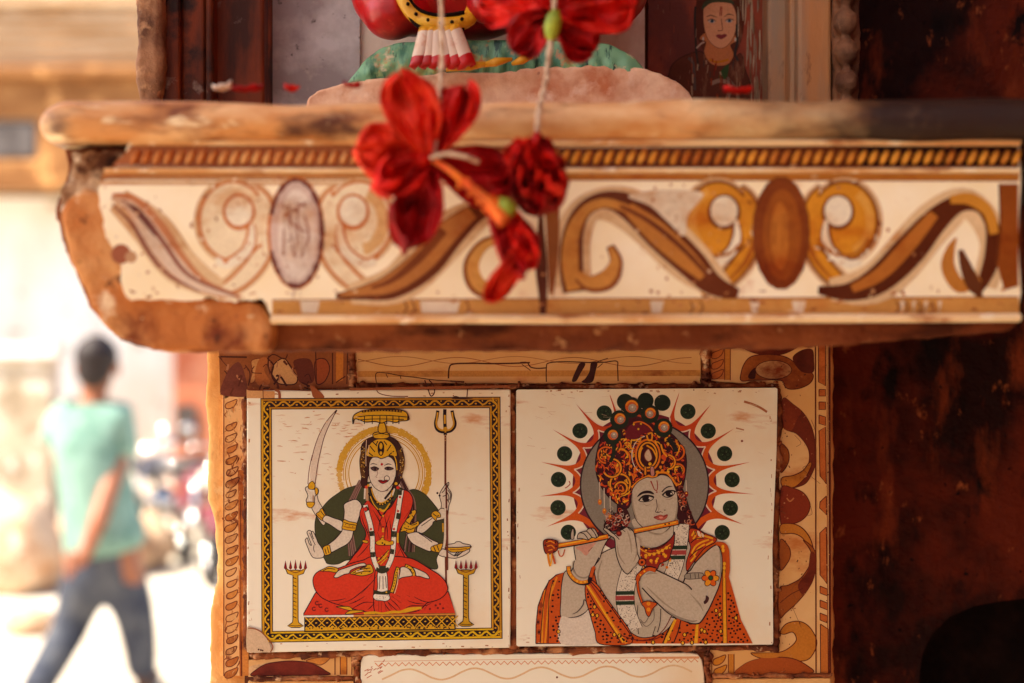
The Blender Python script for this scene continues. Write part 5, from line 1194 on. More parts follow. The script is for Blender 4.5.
# armlet
p.poly("610,30 740,25 745,65 605,75", (158, 148, 132), ol=0.6); p.up(2); p.lines("640,30 645,70|680,28 685,70|710,28 715,70", 0.6, LN)
for k in range(6):
    a = k*1.047; p.dot([(812 + 42*math.cos(a), 68 + 42*math.sin(a))], 4.2, (60, 20, 16), 3.3, a=a); 
p.up()
for k in range(6):
    a = k*1.047; p.dot([(812 + 42*math.cos(a), 68 + 42*math.sin(a))], 3.5, (218, 96, 24) if k % 2 else (230, 150, 30), 2.5, a=a)
p.up(); p.dot("815,65", 2.7, (60, 20, 16)); p.up(); p.dot("815,65", 1.9, (40, 84, 46)); p.line("785,140 788,215", 0.9, (190, 180, 170)).poly("775,215 800,235 790,270 765,290 755,270 770,250", (70, 34, 34))
# hands
p.fr(535, 500, 9.752)
p.up().poly("380,455 430,430 560,400 640,380 700,350 740,355 700,400 660,480 625,580 560,670 530,780 440,820 360,760 350,700 395,600", SB, ol=1.0, oc=LN); p.up(2)
p.poly("400,460 560,420 600,410 560,460 500,540 450,500", (206, 150, 130)).line("395,600 420,625 455,632", 1.0, LN).line("560,460 520,500", 0.7, (120, 80, 70))
p.poly("775,380 730,345 690,305 668,285 680,268 720,290 770,330 800,310 850,285 900,262 940,290 965,320 985,420 1000,520 1015,580 960,660 900,720 840,660 800,560 785,480", SB, ol=1.0, oc=LN); p.up(2)
p.line("770,330 810,370 820,385", 0.8, LN).line("850,285 880,310", 0.7, LN).line("900,264 930,300", 0.7, LN).dot("818,325", 3.0, (110, 24, 20)); p.up(); p.dot("816,322", 1.4, (180, 60, 40))
p.lines("800,430 820,540 880,630|420,600 470,660 520,690|900,300 930,400 940,520|980,430 990,520 960,600", 1.5, (164, 148, 130), taper=True)
# wrists and bracelets
p.fr(525, 560, 7.59)
p.poly("375,0 362,60 390,115 450,142 500,115 545,10 560,-30", SB).line("375,5 365,55 385,100", 1.0, LN).line("560,-20 520,60 495,115", 1.0, LN); p.up()
p.line("362,70 400,120 450,135 485,120", 1.6, (150, 138, 124)); p.line("330,45 335,95 370,145 420,172 480,168 500,120 520,60", 4.6, LN); p.up(); p.line("330,48 335,92 370,140 420,167 475,160", 3.2, O2).line("500,130 515,70 528,50", 3.2, O1); p.up(); p.dot("335,70 345,110 365,135 395,158 425,168 455,164", 0.9, (240, 190, 50), n=7)
p.fr(615, 500, 9.752)
p.line("170,670 240,610 300,640", 1.6, (150, 138, 124)).dot("262,605", 4.2, LN); p.up(); p.dot("262,605", 3.4, O1); p.up(); p.dot("262,605", 1.3, (50, 20, 18))
p.fr(615, 570, 8.533)
p.line("190,90 200,50 240,10 290,-15 350,0", 5.0, LN).line("190,90 200,180 230,280", 3.0, LN); p.up(); p.line("190,90 200,52 240,14 290,-10 345,2", 3.6, O1).line("190,90 200,180 232,280", 1.8, O1).poly("225,285 270,262 340,275 355,290 320,330 290,395 265,370 250,320", O1, ol=0.8); p.up(2).dot("285,285 285,335", 2.0, (232, 150, 30)).dot("215,40 250,10", 1.0, (236, 176, 34))
# flute
p.fr(0, 0, 1)
p.up().line([(556, 546.2), (580, 542.2), (608, 536.3)], 5.6, LN, sm=False).line([(634, 531.4), (678.5, 522.2)], 5.2, LN, sm=False); p.up()
p.line([(556, 545.8), (580, 541.8), (608, 536)], 4.0, (222, 120, 22), sm=False).line([(634, 531), (678, 522)], 3.8, (222, 120, 22), sm=False); p.up(); p.line([(557, 545.4), (606, 535.8)], 1.3, (238, 176, 44), sm=False).line([(635, 530.4), (676, 522)], 1.3, (238, 176, 44), sm=False).dot("665,524 669,523.4", 0.9, (60, 20, 16))
# fingers over the flute
p.fr(535, 500, 9.752)
p.up().poly("412,375 418,335 440,315 480,305 500,300 520,280 560,272 585,285 610,330 618,352 590,370 560,365 540,372 520,388 480,380 440,372", SB, ol=0.9, oc=LN).poly("352,380 350,330 362,285 376,285 380,330 378,378", SB, ol=0.8, oc=LN); p.up(2)
p.lines("440,318 480,330 520,385|500,300 530,330 560,370|545,275 580,320 600,362", 0.9, LN)
# ornament at the flute end
p.poly("82,400 120,380 180,385 220,405 222,470 200,500 150,525 105,520 85,470", (150, 50, 20), ol=0.9); p.up(2)
p.lines("110,410 150,400 190,420|120,450 160,440 190,470|130,490 170,480", 1.2, (230, 140, 26)).line("125,520 135,590 150,645", 2.4, (226, 140, 24)).line("165,520 180,570 195,620", 2.0, (196, 84, 24)).line("225,490 240,540 270,540 290,480", 1.2, (190, 90, 30)).line("160,520 160,600 150,640", 1.2, (240, 176, 40)); p.dot("115,400 200,410 100,440 205,450 185,500", 1.0, (60, 16, 14), n=7)
p.fr(0, 0, 1)
M['ink_b'] = ink_mat('printed_glaze_flute_player', 0.3, wear=(214, 190, 162), wear_lo=0.71, wear_hi=0.75, wscale=260)
# scratches, brown marks on the tile
p.line("744,401.5 752,404 760,407.5 767,412", 2.3, (176, 104, 62)).dot("742,441", 1.2, (130, 60, 40)).line("736,428 744,430", 1.4, (190, 130, 90))
for k in range(50):
    x, y = rnd.uniform(524, 766), rnd.triangular(393, 470, 396)
    if (x-644.5)**2 + (y-485)**2 < 104**2 and rnd.random() < 0.85: continue
    p.line([(x, y), (x + rnd.uniform(2, 9), y + rnd.uniform(-0.6, 2.4))], rnd.uniform(0.4, 1.1), rnd.choice([(216, 184, 152), (208, 170, 134), (220, 190, 158), (200, 150, 110)]), taper=True)
p.line("569,481 570,484 567,487 565,488", 1.0, (176, 70, 46))
edge_dirt(517, 389.5, 772.5, 645, 50); o = p.build('printed_picture', M['ink_b'], tile2)
# ------------------------------------------------------------------ statue on the shelf
ZT = P(0, 99, 0.618).z      # top of the shelf
M['s_red'] = mat('painted_red_clay', [(196, 26, 30), ((150, 14, 24), 34, 0.45, 0.65), ((214, 70, 50), 60, 0.62, 0.72)], 0.3, 0.5, 0.2, 120)
M['s_green'] = mat('painted_green_clay', [(112, 170, 130), ((60, 120, 92), 60, 0.48, 0.6, (1.6, 1, 0.6)), ((20, 70, 60), 90, 0.57, 0.62, (2.4, 1, 0.5)), ((150, 180, 120), 44, 0.55, 0.62), ((196, 116, 60), 56, 0.6, 0.66), ((210, 196, 160), 90, 0.6, 0.68)], 0.4, 0.5, 0.3, 140)
M['s_plinth'] = mat('pinkish_plinth_clay', [(238, 204, 172), ((190, 116, 76), 26, 0.45, 0.68), ((236, 208, 184), 50, 0.56, 0.7), ((130, 56, 36), 60, 0.66, 0.74)], 0.7, 0.3, 0.6, 140, 0.0015)
M['s_gold'] = mat('painted_gold_yellow', [(214, 156, 30), ((236, 190, 70), 120, 0.5, 0.65)], 0.35)
M['s_white'] = mat('painted_white', [(226, 206, 186), ((206, 150, 120), 90, 0.58, 0.7)], 0.4)
statue = empty('painted_statue', P(500, 100, 0.83)); statue.location.z = ZT
tag(statue, 'painted clay statue in red cloth sitting on a green cushion and rough pink plinth', 'statue')
rough_stone('plinth', "302,120 306,97 318,88 345,82 400,76 440,72 500,70 540,66 600,65 640,66 662,72 680,82 692,92 699,108 700,147 302,147", 0.79, 0.875, M['s_plinth'], statue, voxel=0.002, amp=0.005, tsize=0.035, bevel=0.006, amp2=0.0004)
def pb(mb, x, y, d, rx, ry, rz, rot=None):
    k = d / FPX; mb.ball(P(x, y, d), (rx * k, ry, rz * k), rot=rot)
mb = MB()
q_ = [P(x, y, 0.79) for x, y in pts_of("342,86 352,74 364,58 380,46 400,40 480,38 560,38 610,42 634,54 646,68 654,84 600,88 480,92 400,94")]
mb.prism([(v.x, v.z) for v in q_], 0.792, 0.872)
for i in range(17):                                     # shallow folds fanning out below the knees
    x = 372 + i * 16; t = abs(i - 8) / 8
    pb(mb, x, 64 + 6 * t ** 2, 0.7935, 6, 0.0045, 19 - 7 * t, Matrix.Rotation(R((i - 8) * -5 + (8 if i % 2 else -4)), 3, 'Y'))
o = mb.build('cushion', M['s_green'], statue, smooth=True)
rm = o.modifiers.new('remesh', 'REMESH'); rm.mode = 'VOXEL'; rm.voxel_size = 0.0016; rm.use_smooth_shade = True
sm = o.modifiers.new('smooth', 'SMOOTH'); sm.factor = 0.8; sm.iterations = 7
mb = MB()
for x, y, w_ in ((470, 66, 24), (496, 62, 16), (522, 60, 10)): mb.tube([P(x - w_, y + 4, 0.783), P(x, y, 0.781), P(x + w_, y - 3, 0.783)], [0.001, 0.0026, 0.001], 8)
mb.build('gold_trim', M['s_gold'], statue, smooth=True)
mb = MB()
pb(mb, 393, -12, 0.815, 44, 0.03, 48); pb(mb, 378, -30, 0.82, 30, 0.03, 50); pb(mb, 412, 16, 0.812, 22, 0.022, 20); pb(mb, 520, -6, 0.815, 60, 0.035, 34); pb(mb, 470, -20, 0.83, 80, 0.045, 60); pb(mb, 600, -6, 0.815, 46, 0.03, 40); pb(mb, 560, -40, 0.84, 90, 0.04, 70); pb(mb, 626, -14, 0.825, 24, 0.025, 34); pb(mb, 486, 4, 0.787, 20, 0.014, 20); pb(mb, 392, 14, 0.806, 30, 0.02, 26)
o = mb.build('red_garment', M['s_red'], statue, smooth=True)
rm = o.modifiers.new('remesh', 'REMESH'); rm.mode = 'VOXEL'; rm.voxel_size = 0.002; rm.use_smooth_shade = True
sm = o.modifiers.new('smooth', 'SMOOTH'); sm.factor = 0.6; sm.iterations = 6
mb = MB(); k = 0.83 / FPX
mb.ball(P(490, -150, 0.845), (95 * k, 0.04, 110 * k)); mb.ball(P(490, -300, 0.85), (50 * k, 0.035, 62 * k)); mb.ball(P(400, -190, 0.845), (34 * k, 0.03, 90 * k)); mb.ball(P(580, -190, 0.845), (34 * k, 0.03, 90 * k)); mb.ball(P(490, -230, 0.845), (90 * k, 0.035, 40 * k))
o = mb.build('torso', M['s_red'], statue, smooth=True)
rm = o.modifiers.new('remesh', 'REMESH'); rm.mode = 'VOXEL'; rm.voxel_size = 0.004; rm.use_smooth_shade = True
# pleated end of the garment
vs = []; fs = []; mi = []; NU, NV = 40, 8
for j in range(NV + 1):
    for i in range(NU + 1):
        u = i / NU; v_ = j / NV
        xl, xr = 424 - 12 * v_, 454 + 17 * v_
        x = xl + (xr - xl) * u; y = 28 + 40 * v_ + 2 * math.sin(u * 6.28 * 6)
        q = P(x, y, 0.777 - 0.004 * v_ + 0.0012 * math.cos(u * 6.28 * 6)); vs.append(q)
for j in range(NV):
    for i in range(NU):
        fs.append((j*(NU+1)+i, j*(NU+1)+i+1, (j+1)*(NU+1)+i+1, (j+1)*(NU+1)+i)); mi.append(2 if j == 0 else (0 if (i % 7 < 4 and j < 6) else 1))
o = obj('pleated_cloth', vs, fs, [M['s_white'], M['s_red'], M['s_gold']], statue, smooth=True, mi=mi)
so = o.modifiers.new('thick', 'SOLIDIFY'); so.thickness = 0.004
mb = MB(); mb.tube([P(a, b, c) for a, b, c in smooth_open([(396, -24, 0.788), (404, 0, 0.784), (418, 18, 0.782), (440, 24, 0.781), (466, 21, 0.784), (474, 8, 0.79)])], 0.0042, 10)
o = mb.build('sash', M['s_gold'], statue, smooth=True)
mb = MB()
for off, r in ((-8.5, 0.0012), (8.0, 0.0012)):
    mb.tube([P(a, b + off, c - 0.002) for a, b, c in smooth_open([(398, -20, 0.788), (405, 0, 0.784), (418, 18, 0.782), (440, 24, 0.781), (464, 21, 0.784)])], r, 6)
for a, b in ((408, 4), (416, 14), (428, 20), (440, 23), (452, 22), (462, 19)): mb.ball(P(a, b, 0.7775), 0.0011, nu=8, nv=6)
mb.build('sash_trim', M['black'], o, smooth=True)

# ------------------------------------------------------------------ hibiscus flowers and threads
def PF(x, y, d): return P(x, y, d - 0.09)
def petal(name, base, tip, width, d0, d1, m, parent, cup=0.25, ruffle=1.0, seed=0, twist=0.0, bw=0.22, nrm=0.0):
    """a real, curved petal between two picture positions; d0, d1 = depth of its base and tip"""
    A = PF(*base, d0); B = PF(*tip, d1); ax = B - A; L = ax.length; t = ax.normalized()
    side = t.cross(Vector((nrm, -1, 0))).normalized(); nr = side.cross(t).normalized()
    W = width * (d0 - 0.09) / FPX; NU, NV = 26, 34; vs = []; fs = []
    for i in range(NU + 1):
        u = i / NU
        w = W * (bw + (1 - bw) * math.sin(min(u / 0.68, 1) * math.pi / 2)) * (math.sqrt(max(0, 1 - ((u - 0.68) / 0.32) ** 2)) if u > 0.68 else 1)
        w = max(w, W * 0.03)
        for j in range(NV + 1):
            v_ = (j / NV - 0.5)
            a = twist * u
            off = side * (v_ * w)
            bend = cup * W * (4 * v_ * v_) - cup * L * 0.5 * u * u
            rf = ruffle * 0.0018 * u * math.sin(v_ * 21 + seed * 2.1 + u * 6) + ruffle * 0.0070 * noise.noise(Vector((v_ * 3.4 + seed * 5, u * 3.4, seed))) + ruffle * 0.0016 * u * noise.noise(Vector((v_ * 12 + seed, u * 9, seed))) + 0.00035 * math.sin(v_ * 62 / (0.5 + u * 0.7)) * min(1, u * 3)
            edge = 1 + 0.24 * noise.noise(Vector((v_ * 7 + seed, 3, seed * 2))) * max(0, u - 0.4)
            off2 = side * (off.dot(side) * math.cos(a)) + nr * (v_ * w * math.sin(a))
            vs.append(A + ax * u * edge + off2 + nr * (bend + rf))
    for i in range(NU):
        for j in range(NV): k = i*(NV+1)+j; fs.append((k, k+1, k+NV+2, k+NV+1))
    o = obj(name, vs, fs, m, parent, smooth=True)
    s = o.modifiers.new('thick', 'SOLIDIFY'); s.thickness = 0.0004
    s = o.modifiers.new('sub', 'SUBSURF'); s.levels = 1; s.render_levels = 1
    return o

def flower(x, y, d, label):
    e = empty('hibiscus_flower', PF(x, y, d)); tag(e, label, 'flower', 'red hibiscus flowers strung on threads'); return e
f1 = flower(432, 158, 0.69, 'largest open red hibiscus with a long orange stamen, hanging over the shelf edge')
petal('petal', (430, 156), (400, 74), 58, 0.690, 0.684, M['petal_orange'], f1, 0.15, 1.0, 1)
petal('petal', (437, 154), (466, 84), 46, 0.691, 0.692, M['petal'], f1, 0.3, 1.6, 2)
petal('petal', (432, 160), (356, 148), 62, 0.690, 0.676, M['petal_orange'], f1, -0.2, 1.2, 3)
petal('petal', (430, 164), (408, 246), 54, 0.688, 0.674, M['petal_dark'], f1, 0.15, 1.5, 4)
petal('petal', (436, 164), (512, 186), 62, 0.694, 0.692, M['petal_dark'], f1, 0.25, 1.2, 5)
petal('petal', (432, 160), (378, 186), 44, 0.687, 0.670, M['petal'], f1, 0.1, 1.6, 12)
mb = MB(); q = smooth_open([(434, 160, 3.2), (452, 172, 3.6), (474, 190, 4.6), (492, 206, 6.6), (504, 222, 7.5)])
mb.tube([PF(a, b, 0.682 - i * 0.0004) for i, (a, b, c) in enumerate(q)], [c * 0.59 / FPX for a, b, c in q], 10)
st = mb.build('stamen', M['stamen'], f1, smooth=True)
mb = MB()
for i in range(34):
    t = rnd.uniform(0.35, 0.98); a = q[int(t * (len(q) - 1))]; an = rnd.uniform(0, 6.28); r = 0.0035
    mb.ball(PF(a[0], a[1], 0.675) + Vector((math.cos(an) * r, rnd.uniform(-0.002, 0.002), math.sin(an) * r)), 0.0008, nu=7, nv=5)
mb.build('pollen', M['stamen'], st, smooth=True)
f2 = flower(506, 210, 0.685, 'closed twisted red hibiscus with a yellow calyx, lowest of the hanging flowers')
mb = MB(); mb.tube([PF(498, 200, 0.678), PF(504, 206, 0.676), PF(512, 214, 0.675)], [0.0018, 0.0042, 0.0036], 12); mb.build('calyx', M['calyx'], f2, smooth=True)
petal('petal', (500, 212), (534, 262), 40, 0.686, 0.684, M['petal_dark'], f2, 0.3, 1.4, 6, 0.5, 0.5)
petal('petal', (496, 210), (524, 276), 34, 0.681, 0.680, M['petal_dark'], f2, -0.3, 1.3, 7, -0.5, 0.6)
petal('petal', (524, 252), (488, 300), 26, 0.682, 0.678, M['petal_orange'], f2, 0.3, 0.8, 8, 0.6, 0.7)
petal('petal', (515, 225), (533, 268), 24, 0.679, 0.678, M['petal'], f2, 0.3, 0.8, 9, 0.2, 0.6)
petal('petal', (488, 196), (522, 236), 26, 0.683, 0.682, M['petal_orange'], f2, 0.2, 1.0, 19, 0.2, 0.5)
f3 = flower(536, 140, 0.69, 'crumpled dark red hibiscus hanging from a thread, right of the large one')
for k, (b_, t_, w, m_) in enumerate((((536, 146), (516, 200), 38, 'petal_dark'), ((536, 142), (556, 206), 42, 'petal_dark'), ((534, 150), (538, 214), 40, 'petal_dark'), ((534, 142), (510, 164), 34, 'petal'), ((536, 140), (556, 176), 34, 'petal_dark'), ((536, 152), (528, 196), 28, 'petal'), ((540, 160), (562, 192), 26, 'petal'))):
    petal('petal', b_, t_, w, 0.692 - 0.002 * k, 0.690 - 0.002 * k, M[m_], f3, 0.35, 3.0, 20 + k, 0.3 * (-1) ** k, 0.35)
mb = MB(); mb.tube([PF(538, 132, 0.69), PF(537, 139, 0.69), PF(536, 148, 0.69)], [0.0012, 0.0030, 0.0022], 10); mb.build('calyx', M['petal_dark'], f3, smooth=True)
f4 = flower(552, 26, 0.72, 'red hibiscus with a pale green calyx hanging in front of the statue')
mb = MB(); q = [(556, 10, 3.5), (554, 18, 8), (552, 28, 8.5), (551, 37, 6), (550, 42, 1.5)]
mb.tube([PF(a, b, 0.712) for a, b, c in q], [c * 0.62 / FPX for a, b, c in q], 14); mb.build('calyx', M['calyx'], f4, smooth=True)
petal('petal', (552, 14), (512, 50), 46, 0.722, 0.728, M['petal_dark'], f4, 0.2, 1.0, 31, 0, 0.4)
petal('petal', (556, 14), (592, 52), 50, 0.722, 0.730, M['petal_dark'], f4, 0.2, 1.2, 32, 0, 0.4)
petal('petal', (558, 10), (634, 6), 60, 0.724, 0.730, M['petal'], f4, 0.2, 1.0, 33, 0, 0.4)
petal('petal', (550, 8), (478, 0), 56, 0.726, 0.735, M['petal'], f4, 0.2, 1.0, 34, 0, 0.4)
def thread(pts, r, label):
    mb = MB(); q = smooth_open([p_ for p_ in pts], 8)
    # two twisted plies
    for s in (0, math.pi):
        mb.tube([PF(a, b, d) + Vector((math.cos(i * 1.1 + s), math.sin(i * 1.1 + s), 0)) * r * 0.55 for i, (a, b, d) in enumerate(q)], r, 6)
    o = mb.build('cotton_thread', M['thread'], None, smooth=True, loc=PF(*pts[-1])); tag(o, label, 'thread'); return o
thread([(441, -200, 0.72), (441, -20, 0.715), (442, 60, 0.706), (438, 110, 0.692), (434, 156, 0.688)], 0.00085, 'pale thread carrying the large open hibiscus')
thread([(557, -200, 0.725), (556, -60, 0.722), (554, 12, 0.716)], 0.0008, 'pale thread from above down to the green calyx')
thread([(551, 40, 0.712), (546, 80, 0.706), (539, 110, 0.698), (537, 137, 0.691)], 0.0010, 'pale thread below the green calyx holding the crumpled flower')
thread([(432, 158, 0.680), (448, 154, 0.678), (466, 157, 0.678), (478, 162, 0.682)], 0.0009, 'short white thread looped around the orange stamen')
# dry petals lying on the shelf
for (x, y, w, d, m_, lb) in ((222, 97, 20, 0.722, 's_white', 'fallen petal with a pale tip on the left of the shelf'), (246, 98, 34, 0.726, 'petal_dark', 'long dark red fallen petal on the shelf before the wooden jamb'), (292, 97, 16, 0.724, 'petal', 'small red fallen petal close to the pink plinth'), (738, 100, 30, 0.73, 'petal', 'fallen orange red petal under the faded wall painting'), (352, 99, 18, 0.716, 'petal_dark', 'curled dark red petal before the left end of the plinth')):
    A = PF(x, 100, d); A.z = ZT + 0.0006; vs = []; fs = []
    L = w * (d - 0.09) / FPX
    for i in range(11):
        u = i / 10 - 0.5
        for j in range(7):
            v_ = j / 6 - 0.5
            ww = L * 0.55 * math.sqrt(max(0.02, 1 - 4 * u * u))
            vs.append(A + Vector((u * L, v_ * ww, 0.0035 * (0.3 + abs(noise.noise(Vector((u * 3 + x, v_ * 3, 1))))) + 0.006 * v_ * v_ + 0.004 * u * u + 0.004)))
    for i in range(10):
        for j in range(6): k = i*7+j; fs.append((k, k+1, k+8, k+7))
    o = obj('fallen_petal', vs, fs, M[m_], None, smooth=True, loc=A); tag(o, lb, 'petal', 'fallen petals on the shelf')
    s = o.modifiers.new('thick', 'SOLIDIFY'); s.thickness = 0.0006

# ------------------------------------------------------------------ the lane behind
M['road'] = mat('pale_dusty_road', [(206, 196, 180), ((186, 172, 152), 1.2, 0.4, 0.65), ((160, 146, 128), 7, 0.6, 0.72)], 0.9, 0.2, 0.5, 30, 0.01)
M['lime'] = mat('lime_washed_wall', [(246, 243, 237), ((228, 218, 202), 1.6, 0.45, 0.65, (1, 1, 0.4)), ((176, 160, 138), 4, 0.6, 0.72)], 0.9, 0.2, 0.5, 14, 0.01)
M['lime_far'] = mat('aged_lime_wash', [(206, 198, 182), ((180, 166, 144), 1.2, 0.44, 0.6, (1, 1, 0.5)), ((150, 134, 112), 3, 0.56, 0.66), ((224, 218, 206), 5, 0.55, 0.65)], 0.9, 0.2, 0.5, 14, 0.01)
M['sand'] = mat('sandstone_blocks', [(178, 152, 122), ((160, 126, 90), 2.5, 0.42, 0.62, (0.5, 1, 3)), ((196, 172, 142), 6, 0.56, 0.7, (0.5, 1, 3))], 0.9, 0.2, 0.6, 10, 0.02)
M['sand_dark'] = mat('brown_sandstone', [(150, 104, 62), ((124, 80, 44), 3, 0.42, 0.62, (0.5, 1, 3)), ((220, 164, 104), 5, 0.56, 0.7)], 0.9, 0.2, 0.6, 10, 0.02)
M['terra'] = mat('terracotta_plaster', [(206, 134, 100), ((184, 104, 74), 3, 0.42, 0.62), ((222, 176, 150), 7, 0.58, 0.7)], 0.9, 0.2, 0.4, 14, 0.01)
M['pane'] = mat('dark_window_opening', [(96, 88, 84), ((70, 60, 56), 5, 0.4, 0.6)], 0.4)
mb = MB(); mb.add([(-60, -40, 0), (60, -40, 0), (60, 120, 0), (-60, 120, 0)], [(0, 1, 2, 3)])
structure(mb.build('ground', M['road']), 'pale dusty ground reaching past the houses', None); sc.objects['ground'].pop('category', None)

def block_house(name, x0, x1, y0, y1, h, m, label):
    e = empty(name, ((x0 + x1) / 2, (y0 + y1) / 2, 0)); tag(e, label, 'house')
    mb = MB(); mb.box((x0, y0, 0), (x1, y1, h)); mb.build('wall', m, e); return e
h1 = block_house('white_house', -9.5, -2.9, 12.6, 17, 2.9, M['lime'], 'blurred lime washed house across the lane with a sandstone upper storey')
FY = 12.0
mb = MB(); mb.box((-10, FY, 2.93), (-2.2, 16.6, 6.2)); mb.build('upper_storey', M['sand'], h1)
def bx(name, x0, y0, x1, y1, d, th, m, e=h1):
    a, b2 = P(x0, y1, d), P(x1, y0, d); mb = MB(); mb.box((a.x, d, a.z), (b2.x, d + th, b2.z)); o = mb.build(name, m, e)
    bv = o.modifiers.new('bevel', 'BEVEL'); bv.width = 0.02; return o
bx('cornice', -60, 66, 230, 77, FY - 0.14, 0.14, M['sand_dark']); bx('wall_band', -60, 78, 230, 118, FY - 0.05, 0.048, M['sand_dark']); bx('wall_band', -60, 160, 62, 190, FY - 0.05, 0.048, M['sand_dark'])
bx('lower_cornice', 38, 119, 230, 186, FY - 0.08, 0.078, M['sand_dark'])
bx('window', -60, 121, 36, 158, FY - 0.03, 0.028, M['pane']); bx('wall_band', -60, 0, 230, 6, FY - 0.04, 0.038, M['sand'])
for k in range(6): bx('block_course', -60, 8 + k * 10, 230, 9 + k * 10, FY - 0.02, 0.018, M['sand_dark'])
bx('door', 60, 240, 96, 549, 12.58, 0.018, M['lime'])
h2 = block_house('terracotta_house', -2.95, 0.3, 12.4, 17, 2.75, M['terra'], 'blurred terracotta house behind the parked motorcycles')
mb = MB(); mb.box((-3.0, 12.3, 2.755), (0.4, 17, 2.9)); mb.build('roof_edge', M['lime'], h2)
a, b2 = P(176, 405, 12.38), P(196, 440, 12.38); mb = MB(); mb.box((a.x, 12.36, b2.z), (b2.x, 12.395, a.z)); mb.build('window', M['pane'], h2)
# low white wall on the left
lw = empty('garden_wall', (-4.6, 10.6, 0)); tag(lw, 'low blurred white rendered wall along the left of the lane', 'wall')
mb = MB(); mb.box((-8.5, 10.6, 0), (-3.45, 10.85, 1.5)); mb.build('wall', M['lime_far'], lw); mb = MB(); mb.box((-8.5, 10.55, 1.504), (-3.4, 10.9, 1.6)); mb.build('coping', M['lime'], lw)
# house across the lane behind the viewer (its sunlit face lights the shrine)
h3 = block_house('opposite_house', -9, 4.5, -8, -3.8, 6.0, M['lime'], 'tall pale house facing the shrine across the lane')
for xx in (-6.5, -3.8, -1.0, 1.8):
    mb = MB(); mb.box((xx, -3.79, 1.0), (xx + 0.9, -3.74, 2.4)); w_ = mb.build('window', M['pane'], h3)
    mb = MB(); mb.box((xx - 0.1, -3.79, 2.41), (xx + 1.0, -3.45, 2.49)); mb.build('sunshade', M['sand_dark'], w_)
# stones and sacks along the wall
M['boulder'] = mat('brown_boulder', [(206, 176, 146), ((170, 124, 90), 4, 0.46, 0.66), ((226, 206, 184), 9, 0.58, 0.7)], 0.9, 0.2, 0.6, 20, 0.01)
def boulder(x, y, d, w, h, label, m='boulder'):
    c = P(x, y, d); bm = bmesh.new(); bmesh.ops.create_icosphere(bm, subdivisions=3, radius=1)
    vs = []
    for v_ in bm.verts:
        n_ = v_.co.normalized(); k = 1 + 0.22 * noise.noise(n_ * 1.6 + Vector((x, y, 0))) + 0.08 * noise.noise(n_ * 5 + Vector((y, x, 0)))
        vs.append(Vector((c.x + n_.x * w * k, d + n_.y * w * 0.8 * k, max(0.0, h * 0.42 + n_.z * h * 0.58 * k))))
    fs = [[q_.index for q_ in f_.verts] for f_ in bm.faces]; bm.free()
    o = obj('boulder', vs, fs, M[m], None, smooth=True, loc=(c.x, d, 0)); tag(o, label, 'stone', 'stones along the lane'); return o
boulder(12, 600, 9.2, 0.34, 0.62, 'brown stone at the left edge behind the walking person'); boulder(62, 600, 9.6, 0.26, 0.42, 'low stone left of the walking person'); boulder(105, 590, 9.9, 0.3, 0.5, 'pale stone seen between the legs of the walking person', 'boulder')
boulder(30, 640, 7.9, 0.16, 0.16, 'small reddish stone near the lower left corner'); boulder(-20, 560, 9.8, 0.4, 0.6, 'largest stone, cut by the left edge of the picture'); boulder(148, 590, 10.2, 0.2, 0.38, 'small stone right of the walking person')

